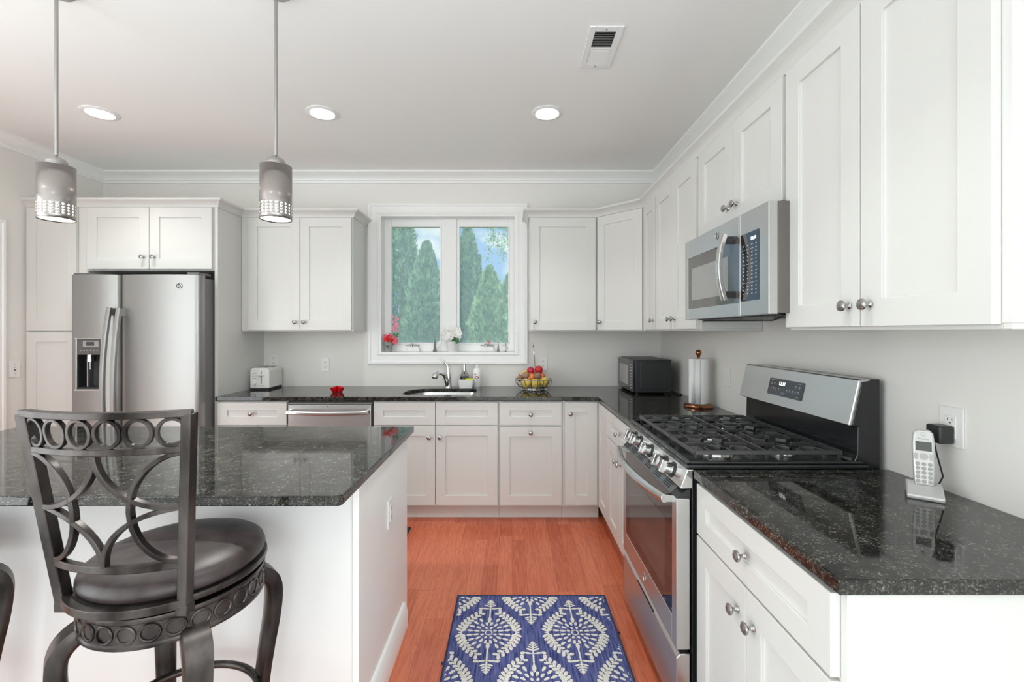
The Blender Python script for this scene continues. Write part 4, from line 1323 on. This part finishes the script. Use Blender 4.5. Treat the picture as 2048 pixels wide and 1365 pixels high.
# paper towels
t = thing('paper_towel_holder', 'bronzed paper towel holder standing left of the range', 'paper towel holder', (1.172, 2.86, ZK))
b = MB(); b.lathe([(0, 0), (.088, 0), (.090, .006), (.086, .014), (.078, .020), (.040, .023), (0, .023)], 40); b.build('holder_base', M_copper, t)
b = MB(); b.tube([(0, 0, .02), (0, 0, .315)], .006, 10)
b.build('holder_post', M_copper, t)
b = MB(); b.lathe([(0, .310), (.012, .310), (.008, .316), (.012, .324), (.018, .334), (.0185, .344), (.014, .353), (.006, .358), (0, .359)], 20); b.build('finial', M_copper, t)
t2 = thing('paper_towel_roll', 'roll of white paper towels on the bronzed holder', 'paper towels', (1.172, 2.86, ZK + .0235))
b = MB(); b.lathe([(.020, 0), (.057, 0), (.058, .004), (.058, .275), (.057, .279), (.020, .279), (.020, 0)], 40)
b.build('roll', M_paper, t2)
b = MB()
P = [(.0585 * math.cos(R(a)), .0585 * math.sin(R(a))) for a in (262, 250, 238, 226)] + [(-.053, -.045), (-.064, -.042)]
for z0_, z1_ in ((.002, .277),):
    A = [b.vt((p[0] - (0 if i < 4 else 0), p[1], z0_)) for i, p in enumerate(P)]; B = [b.vt((p[0] * (1 if i < 4 else .86), p[1], z1_)) for i, p in enumerate(P)]
    for k in range(len(A) - 1): b.fc((A[k], A[k + 1], B[k + 1], B[k]))
b.build('loose_sheet', M_paper, t2, solid=.0008)
# fruit bowl
bx_, by_ = .176, 3.72
t = thing('fruit_bowl', 'chrome wire fruit bowl with a tall hook', 'bowl', (bx_, by_, ZK))
b = MB()
def ringp(r, z, n=40): return [(r * math.cos(2 * PI * k / n), r * math.sin(2 * PI * k / n), z) for k in range(n)]
b.tube(ringp(.152, .088), .0040, 8, closed=True); b.build('rim', M_chrome, t)
b = MB(); b.tube(ringp(.100, .0045), .0040, 8, closed=True); b.tube(ringp(.096, .014), .003, 8, closed=True); b.build('foot_ring', M_chrome, t)
M_wire = mat('dark_wire', (.12, .12, .12), .25, .9)
for k in range(18):
    a = 2 * PI * k / 18; d_ = Vector((math.cos(a), math.sin(a), 0))
    b = MB(); b.tube([d_ * r + Vector((0, 0, z)) for r, z in ((.152, .088), (.143, .055), (.120, .027), (.098, .013), (.05, .010), (.012, .010))], .0020, 6); b.build('wire', M_wire, t)
b = MB(); b.tube([(.02, .152, .085), (.020, .155, .15), (.014, .14, .25), (.004, .10, .345), (-.002, .085, .362), (-.004, .075, .355)], .0032, 8); b.ball((-.002, .083, .366), .008)
b.build('banana_hook', M_chrome, t)
def fruit(name, label, cat, c, r, col, sy=1, sz=1, rot=(0, 0, 0), stem=True, rough=.35):
    m = noise_into(mat(name + '_skin', col, rough), 30, cols=(tuple(x * .8 for x in col), tuple(min(1, x * 1.15) for x in col)))
    t = thing(name, label, cat, (bx_ + c[0], by_ + c[1], ZK + c[2]), 0, 'fruit in the wire bowl')
    t.rotation_euler = rot
    MB().lathe([(0, -r * .93 * sz), (r * .35, -r * .97 * sz), (r * .75, -r * .66 * sz), (r, 0), (r * .9, r * .5 * sz), (r * .55, r * .88 * sz), (r * .2, r * .9 * sz), (0, r * .80 * sz)], 20, sy=sy).build('flesh', m, t, smooth=180)
    if stem:
        b = MB(); b.tube([(0, 0, r * .78 * sz), (.002, 0, r * 1.1 * sz)], .002, 6); b.build('stem', M_bark, t)
yel = (.72, .52, .12); org = (.80, .25, .06); brn = (.33, .19, .11); red = (.55, .02, .03)
fruit('apple', 'yellow apple at the left front of the wire bowl', 'apple', (-.062, -.058, .055), .040, yel)
fruit('apple', 'yellow apple at the middle front of the wire bowl', 'apple', (.012, -.075, .057), .040, yel)
fruit('apple', 'yellow apple at the right of the wire bowl', 'apple', (.080, -.040, .066), .042, yel)
fruit('orange', 'orange left of the red fruit in the bowl', 'orange', (-.020, -.005, .098), .038, org, stem=False)
fruit('orange', 'orange right of the red fruit in the bowl', 'orange', (.060, .028, .098), .040, (.80, .17, .08), stem=False)
fruit('kiwi', 'brown oval kiwi on the left rim of the bowl', 'kiwi', (-.108, .020, .090), .026, brn, sz=1.25, rot=(0, R(70), .4), stem=False, rough=.8)
fruit('kiwi', 'brown kiwi beside the left orange', 'kiwi', (-.068, -.030, .120), .026, (.36, .22, .15), sz=1.35, rot=(0, R(75), -.2), stem=False, rough=.8)
fruit('kiwi', 'brown kiwi in front of the oranges', 'kiwi', (.030, -.062, .118), .026, (.30, .16, .11), sz=1.25, rot=(0, R(65), .2), stem=False, rough=.8)
fruit('red_apple', 'red fruit on top of the heap, right one', 'apple', (.044, .018, .158), .035, red)
fruit('red_apple', 'red fruit on top of the heap, left one', 'apple', (-.022, .034, .150), .031, (.50, .015, .06))
t = thing('banana', 'yellow banana behind the red fruit in the bowl', 'banana', (bx_ - .02, by_ + .07, ZK + .10), 0, 'fruit in the wire bowl')
b = MB(); P = [(-.088 + .016 * k, -.01, .005 + .038 * math.sin(PI * (k + .3) / 10)) for k in range(11)]
b.tube(P, [.006, .012, .016, .018, .0185, .0185, .018, .017, .014, .009, .004], 10); b.build('peel', mat('banana_skin', (.78, .58, .14), .45), t, smooth=60)
b = MB(); b.tube([(-.088, -.01, .016), (-.100, -.012, .006)], .006, 8); b.build('tip', M_bark, t)

# soap items by the sink
t = thing('sponge_caddy', 'white plastic sponge caddy behind the sink', 'caddy', (-.385, 3.812, ZK))
b = MB()
fo = rrect(-.062, .062, -.030, .030, (.02,) * 4, 5)
rows = []
for sc, z in ((.88, .0005), (1.05, .045), (1.10, .062), (1.02, .062), (.96, .045), (.80, .006)):
    rows.append([b.vt((p[0] * sc, p[1] * sc, z + (.010 * (p[0] / .062) ** 2 if z > .05 else 0))) for p in fo])
for A, B in zip(rows[:-1], rows[1:]):
    for k in range(len(A)): l = (k + 1) % len(A); b.fc((A[k], A[l], B[l], B[k]))
b.fc(rows[0][::-1]); b.fc(rows[-1])
b.build('tray', M_whiteg, t, smooth=50)
o = MB().box(-.032, .032, -.014, .014, -.022, .022).build('sponge', noise_into(mat('sponge_yellow', (.72, .72, .06), .9), 300, bump=(.5, .002)), loc=(-.358, 3.808, ZK + .058), bevel=.004); o.rotation_euler = (R(8), R(4), 0)
tag(o, 'yellow sponge sitting in the white caddy', 'sponge')
t = thing('soap_dispenser', 'clear glass pump dispenser with dark green soap', 'soap dispenser', (-.405, 3.885, ZK + .0005))
b = MB(); b.lathe([(0, 0), (.042, 0), (.046, .004), (.044, .05), (.034, .095), (.018, .130), (.016, .140), (0, .140)], 28); b.build('bottle', M_clear, t)
b = MB(); b.lathe([(0, .003), (.0415, .003), (.0435, .006), (.0415, .05), (.034, .085), (0, .085)], 28); b.build('green_soap', mat('green_soap', (.015, .06, .035), .1), t)
b = MB(); b.lathe([(0, .139), (.018, .139), (.018, .155), (.012, .158), (.012, .165), (.014, .167), (.014, .194), (.011, .197), (0, .197)], 20); b.tube([(0, 0, .139), (0, 0, .01)], .003, 6); b.tube([(0, -.005, .190), (0, -.045, .187)], .004, 8)
b.build('pump', M_chrome, t)
t = thing('soap_bottle', 'white pump soap bottle with a red label', 'soap bottle', (-.298, 3.875, ZK + .0005))
b = MB(); b.lathe([(0, 0), (.033, 0), (.036, .004), (.036, .13), (.033, .146), (.022, .158), (.013, .163), (.012, .172), (0, .172)], 28, sy=.7); b.build('bottle', M_whiteg, t)
b = MB(); b.lathe([(0, .170), (.014, .170), (.014, .182), (.006, .184), (.005, .198), (0, .198)], 16); b.tube([(.012, 0, .200), (-.012, -.004, .203), (-.030, -.008, .196)], [.008, .007, .004], 8); b.build('pump', M_whiteg, t)
b = MB(); b.lathe([(0, 0), (.019, 0), (.019, .0012), (0, .0012)], 24, (0, -.0255, .085), KN, sy=.55); lb = b.build('soap_label', mat('label_maroon', (.20, .02, .03), .4), t)
b = MB(); b.box(-.024, .000, -.0262, -.0245, .110, .114); b.box(-.004, .004, -.0272, -.0262, .086, .092); b.build('label_print', mat('label_red', (.6, .03, .06), .4), lb)
b = MB(); b.lathe([(0, 0), (.010, 0), (.010, .001), (0, .001)], 16, (0, -.0268, .083), KN, sy=.45); b.build('label_emblem', M_white, lb)

# phone
M_silver = mat('silver_plastic', (.62, .62, .61), .28, .35)
t = thing('phone_charger', 'silver phone charging cradle on the near counter', 'phone cradle', (1.182, 1.305, ZK), R(-38))
b = MB(); b.prism([(-.050, 0), (.045, 0), (.050, .006), (.048, .030), (.020, .036), (-.015, .028), (-.052, .012)], 'x', -.040, .040)
b.build('cradle', M_silver, t, bevel=.006, seg=3)
t = thing('cordless_phone', 'silver cordless phone standing in its cradle', 'phone', (1.182, 1.305, ZK + .0275), R(-38))
tl = R(-13)
def ph(mb): mb.M = Matrix.Translation((0, .006, 0)) @ Matrix.Rotation(tl, 4, 'X'); return mb
b = ph(MB()); b.prism([(-.021, .002), (.021, .002), (.0235, .05), (.025, .12), (.022, .150), (.014, .160), (-.014, .160), (-.022, .150), (-.025, .12), (-.0235, .05)], 'y', -.012, .014)
b.build('handset', M_silver, t, bevel=.005, seg=3)
b = ph(MB()); b.box(-.0175, .0175, -.0132, -.0115, .098, .124); b.build('screen', mat('lcd_grey', (.10, .105, .10), .2), t)
b = ph(MB())
for r_ in range(5):
    for c_ in range(3): b.lathe([(0, 0), (.0054, 0), (.0048, .0018), (0, .0018)], 10, (-.0135 + .0135 * c_, -.0118, .012 + .0122 * r_), KN)
b.build('key', mat('phone_key_grey', (.33, .33, .32), .4), t)
b = ph(MB()); b.lathe([(0, 0), (.0095, 0), (.0088, .0022), (0, .0022)], 18, (0, -.0118, .082), KN); b.box(-.021, -.013, -.0135, -.0115, .074, .090); b.box(.013, .021, -.0135, -.0115, .074, .090); b.build('navigation_key', M_nickel, t)
b = ph(MB()); b.lathe([(0, 0), (.006, 0), (.005, .0015), (0, .0015)], 14, (0, -.0118, .146), KN); b.build('earpiece', M_chrome, t)
text_part('maker_name', 'Panasonic', .0062, (0, -.012 + .135 * .2 * 0 - .0 , 0), (R(90), 0, 0), M_gray, t).matrix_local = Matrix.Translation((0, .006, 0)) @ Matrix.Rotation(tl, 4, 'X') @ Matrix.Translation((0, -.0122, .1325)) @ Matrix.Rotation(R(90), 4, 'X')
t = thing('power_adapter', 'black phone power adapter plugged into the wall outlet', 'power adapter', (XR - .0095, 1.340, 1.085), H)
b = MB(); b.box(-.024, .024, -.042, 0, -.026, .026); b.build('adapter_body', M_blackm, t, bevel=.005)
text_part('adapter_print', 'Panasonic', .008, (-.0244, -.021, .014), (R(90), 0, R(-90)), M_white, t)
b = MB(); b.tube([(.0, -.038, -.024), (.012, -.040, -.06), (.02, -.03, -.12), (.015, -.045, -.158), (.0, -.07, -.165)], .0022, 6); b.build('adapter_cord', M_dark, t)

# ================================================================== WINDOW SILL ITEMS
ZS = WZ0 + .0045
YS = YB + .035
def petals(mb, c, r, n=7, tilt=.5, ln=None, wd=.5):
    # a bloom of cupped petals turned up and towards the room
    c = Vector(c)
    f = Vector((random.uniform(-.6, .6), -1, random.uniform(.1, .9) * (1.4 - tilt))).normalized()
    ex = f.cross(Vector((0, 0, 1))).normalized(); ez = ex.cross(f)
    for k in range(n):
        a = 2 * PI * k / n + random.random() * .4
        d_ = (ex * math.cos(a) + ez * math.sin(a) + f * (.25 + .3 * tilt)).normalized()
        sd = d_.cross(f).normalized() * r * wd
        q = [c, c + d_ * r * .55 + sd * .8, c + d_ * r * .95 + sd * .3, c + d_ * r * .95 - sd * .3, c + d_ * r * .55 - sd * .8]
        mb.fc([mb.vt(p) for p in q])
random.seed(21)
vx_ = -1.080
t = thing('flower_vase', 'small glass vase of red and pink flowers on the sill', 'vase', (vx_, YS, ZS))
b = MB(); b.lathe([(0, 0), (.028, 0), (.029, .004), (.024, .012), (.030, .045), (.042, .085), (.040, .085), (.027, .045), (.020, .014), (0, .012)], 24); b.build('vase', mat('vase_grey', (.55, .57, .56), .1, Transmission_Weight=.4), t)
b = MB(); b.lathe([(0, 0), (.018, 0), (.018, .001), (0, .001)], 3, (0, -.036, .048), Matrix.Rotation(R(90), 3, 'X') @ Matrix.Rotation(R(-90), 3, 'Z'))
b.build('heart_emblem', mat('heart_dark', (.12, .10, .09), .5), t)
for col, pts, nm in (((.72, .02, .02), [(-.015, -.015, .105), (.018, -.01, .095), (.0, .01, .120), (.03, .0, .085)], 'red_bloom'),
                     ((.80, .20, .26), [(.065, -.005, .098), (.045, .01, .118), (.058, -.012, .08), (-.03, .01, .128), (.01, .012, .135)], 'pink_bloom'),
                     ((.82, .36, .46), [(.055 + .018 * math.sin(k * 2.1), .01, .175 + k * .016) for k in range(9)] + [(.075, .0, .215), (.04, .0, .195), (.082, .005, .24)], 'pink_spike')):
    b = MB()
    for p in pts:
        for h_ in range(2): petals(b, (p[0], p[1], p[2] + h_ * .004), .026 if nm != 'pink_spike' else .016, 8, .3 + h_ * .6)
    b.build(nm, mat(nm + '_petal', col, .7), t, smooth=0)
b = MB()
for e in ((.055, .01, .18), (.06, 0, .10), (-.01, 0, .1), (.02, 0, .09), (.068, .0, .15)): b.tube([(0, 0, .03), (e[0] * .6, e[1], e[2] * .6), e], .002, 5)
petals(b, (.07, 0, .145), .03, 3, .9); petals(b, (.03, 0, .09), .03, 4, .6)
b.build('stems', M_leaf, t, smooth=0)
fx_ = -.520
t = thing('flower_pot', 'white pot of white flowers in the middle of the sill', 'potted flowers', (fx_, YS, ZS))
b = MB(); b.lathe([(0, 0), (.040, 0), (.042, .003), (.053, .088), (.055, .092), (.050, .092), (.048, .085), (0, .082)], 28); b.build('pot', M_whiteg, t)
b = MB()
for k in range(85):
    a = random.random() * 2 * PI; rr = math.sqrt(random.random())
    petals(b, (-.006 + .088 * rr * math.cos(a), .035 * rr * math.sin(a) - .01, .158 + .055 * rr * math.sin(a) + random.uniform(-.012, .012)), .019, 6, .35)
for k in range(12): petals(b, (-.065 - .005 * k + random.uniform(-.012, .012), -.01, .150 - .008 * k + random.uniform(-.015, .015)), .016, 6, .3)
b.build('white_bloom', mat('white_petal', (.88, .87, .84), .7), t, smooth=0)
b = MB()
for k in range(12): petals(b, (random.uniform(-.045, .05), random.uniform(-.045, -.01), random.uniform(.082, .105)), .026, 4, .1)
b.build('leaves', M_leaf, t, smooth=0)
M_pew = mat('pewter', (.36, .35, .34), .3, .9)
t = thing('tower_figurine', 'slim silver cone figurine left of the white flower pot', 'figurine', (-.678, YS + .02, ZS))
MB().lathe([(0, 0), (.020, 0), (.020, .004), (.017, .008), (.008, .06), (.003, .105), (0, .112)], 4).build('cone', M_pew, t, smooth=0)
t = thing('tower_figurine', 'silver tiered tower figurine near the right end of the sill', 'figurine', (-.120, YS + .02, ZS))
b = MB()
for k in range(7): b.lathe([(0, k * .011), (.016 - k * .0018, k * .011), (.012 - k * .0018, k * .011 + .004), (.011 - k * .0016, k * .011 + .011), (0, k * .011 + .011)], 10)
b.tube([(0, 0, .077), (0, 0, .096)], .002, 6); b.build('tiers', M_pew, t)
t = thing('wire_figurine', 'tiny silver dancer figurine at the right end of the sill', 'figurine', (-.055, YS + .02, ZS))
b = MB(); b.lathe([(0, 0), (.014, 0), (.012, .004), (0, .005)], 14); b.tube([(0, 0, .004), (.004, 0, .03), (-.002, 0, .055), (.002, 0, .095)], .003, 6); b.ball((.002, 0, .068), .006)
b.tube([(-.030, 0, .052), (-.01, 0, .056), (.012, 0, .050), (.020, 0, .035), (.012, 0, .020)], .002, 6); b.tube([(.004, 0, .03), (.018, 0, .016), (.012, 0, .008)], .002, 6); b.build('figure', M_pew, t)
t = thing('heart_ornament', 'tiny red heart ornament on the right window crank', 'ornament', (-.205, YS + .018, ZS + .066))
b = MB(); b.prism([(heart(2 * PI * k / 24)[0] * .016, -heart(2 * PI * k / 24)[1] * .016 + .017) for k in range(24)], 'y', -.004, .004); b.build('heart', M_red, t, bevel=.001)

# ================================================================== TREES OUTSIDE
def tree_mat(nm, c0, c1):
    m = noise_into(mat(nm, c0, .8, spec=.1), 9, cols=(c0, c1), detail=4)
    return m
TM = [tree_mat('arborvitae_green', (.060, .115, .075), (.21, .30, .19)), tree_mat('arborvitae_fresh', (.075, .145, .075), (.29, .41, .21))]
def arborvitae(label, x, y, h, rad, m, seed, n=15000):
    random.seed(seed)
    t = thing('arborvitae', label, 'tree', (x, y, -.4), 0, 'arborvitae trees outside the window')
    b = MB()
    V, F = b.v, b.f
    rnd = random.random
    for k in range(n):
        q = rnd() ** 1.25
        z = .15 + (h - .15) * q
        prof = (1 - q) ** .62 * min(1, .65 + q * 2.5)
        a = rnd() * 2 * PI
        lump = 1 + .15 * math.sin(3 * a + z * 3.1 + seed) + .12 * math.sin(7 * a - z * 5.3 + seed * 2) + .07 * math.sin(13 * a + z * 11)
        r = rad * prof * lump * (.74 + .30 * rnd())
        ca, sa = math.cos(a), math.sin(a)
        p = Vector((r * ca, r * sa, z))
        out = Vector((ca, sa, .7 + 1.6 * rnd())).normalized()
        sd = Vector((-sa, ca, rnd() * .8 - .4)).normalized()
        if rnd() < .5: sd = out.cross(sd).normalized()
        L = .045 + .065 * rnd(); w_ = L * (.22 + .2 * rnd())
        o = len(V)
        V.extend((tuple(p - out * L * .5), tuple(p + sd * w_ + out * L * .1), tuple(p + out * L * .7), tuple(p - sd * w_ + out * L * .05)))
        F.append((o, o + 1, o + 2, o + 3)); b.m.append(0)
    b.build('foliage', m, t, smooth=0)
    MB().lathe([(.10, 0), (.07, h * .4), (.015, h * .93), (0, h * .94)], 8).build('trunk', M_bark, t)
    return t
arborvitae('tall dense evergreen at the left edge of the left window pane', -2.32, 9.6, 4.5, .72, TM[0], 1)
arborvitae('pointed evergreen in the middle of the left window pane', -1.50, 8.0, 3.35, .60, TM[0], 2)
arborvitae('pointed evergreen at the left of the right window pane', -1.00, 10.3, 4.2, .62, TM[0], 3)
arborvitae('lower evergreen in the middle of the right window pane', -.44, 8.9, 3.05, .60, TM[1], 4)
arborvitae('bright green evergreen at the right edge of the right pane', .34, 10.3, 4.7, .62, TM[1], 5)
arborvitae('evergreen standing further left beyond the window', -4.1, 9.4, 4.5, .80, TM[0], 6, 9000)
arborvitae('evergreen standing further right beyond the window', 1.75, 9.2, 4.6, .80, TM[1], 7, 9000)
arborvitae('evergreen far behind the gap under the window mullion', -2.2, 13.0, 3.6, .85, TM[0], 8, 9000)
arborvitae('evergreen far behind the right window pane', -.05, 13.2, 3.5, .85, TM[1], 9, 9000)
t = thing('drooping_tree', 'thin drooping branches in the sky of the right pane', 'tree', (.75, 8.2, -.4))
b = MB(); b.tube([(0, 0, 0), (-.05, 0, 1.5), (-.15, 0, 3.0), (-.45, 0, 4.1), (-.9, .1, 4.6)], [.08, .07, .05, .03, .012], 8)
tips = []
for k in range(7):
    x = -.55 - .16 * k * .55; s0 = Vector((x, .05, 4.35 + .05 * k))
    e = Vector((x - .10, .0, 3.05 + .14 * (k % 3)))
    b.tube([s0, s0.lerp(e, .5) + Vector((-.05, 0, .08)), e], .005, 5); tips.append((s0, e))
b.build('branches', M_bark, t)
b = MB(); random.seed(5)
for s0, e in tips:
    for k in range(90):
        p = s0.lerp(e, random.random()) + Vector((random.uniform(-.06, .06), random.uniform(-.05, .05), random.uniform(-.05, .05)))
        d_ = Vector((random.uniform(-1, 1), random.uniform(-.4, .4), random.uniform(-1.2, .2))).normalized() * .075
        sd = d_.cross(Vector((0, 1, 0))).normalized() * .012
        b.fc([b.vt(p), b.vt(p + d_ * .5 + sd), b.vt(p + d_), b.vt(p + d_ * .5 - sd)])
b.build('leaves', TM[0], t, smooth=0)

for o in S.objects:
    if o.type == 'LIGHT': o.hide_select = False
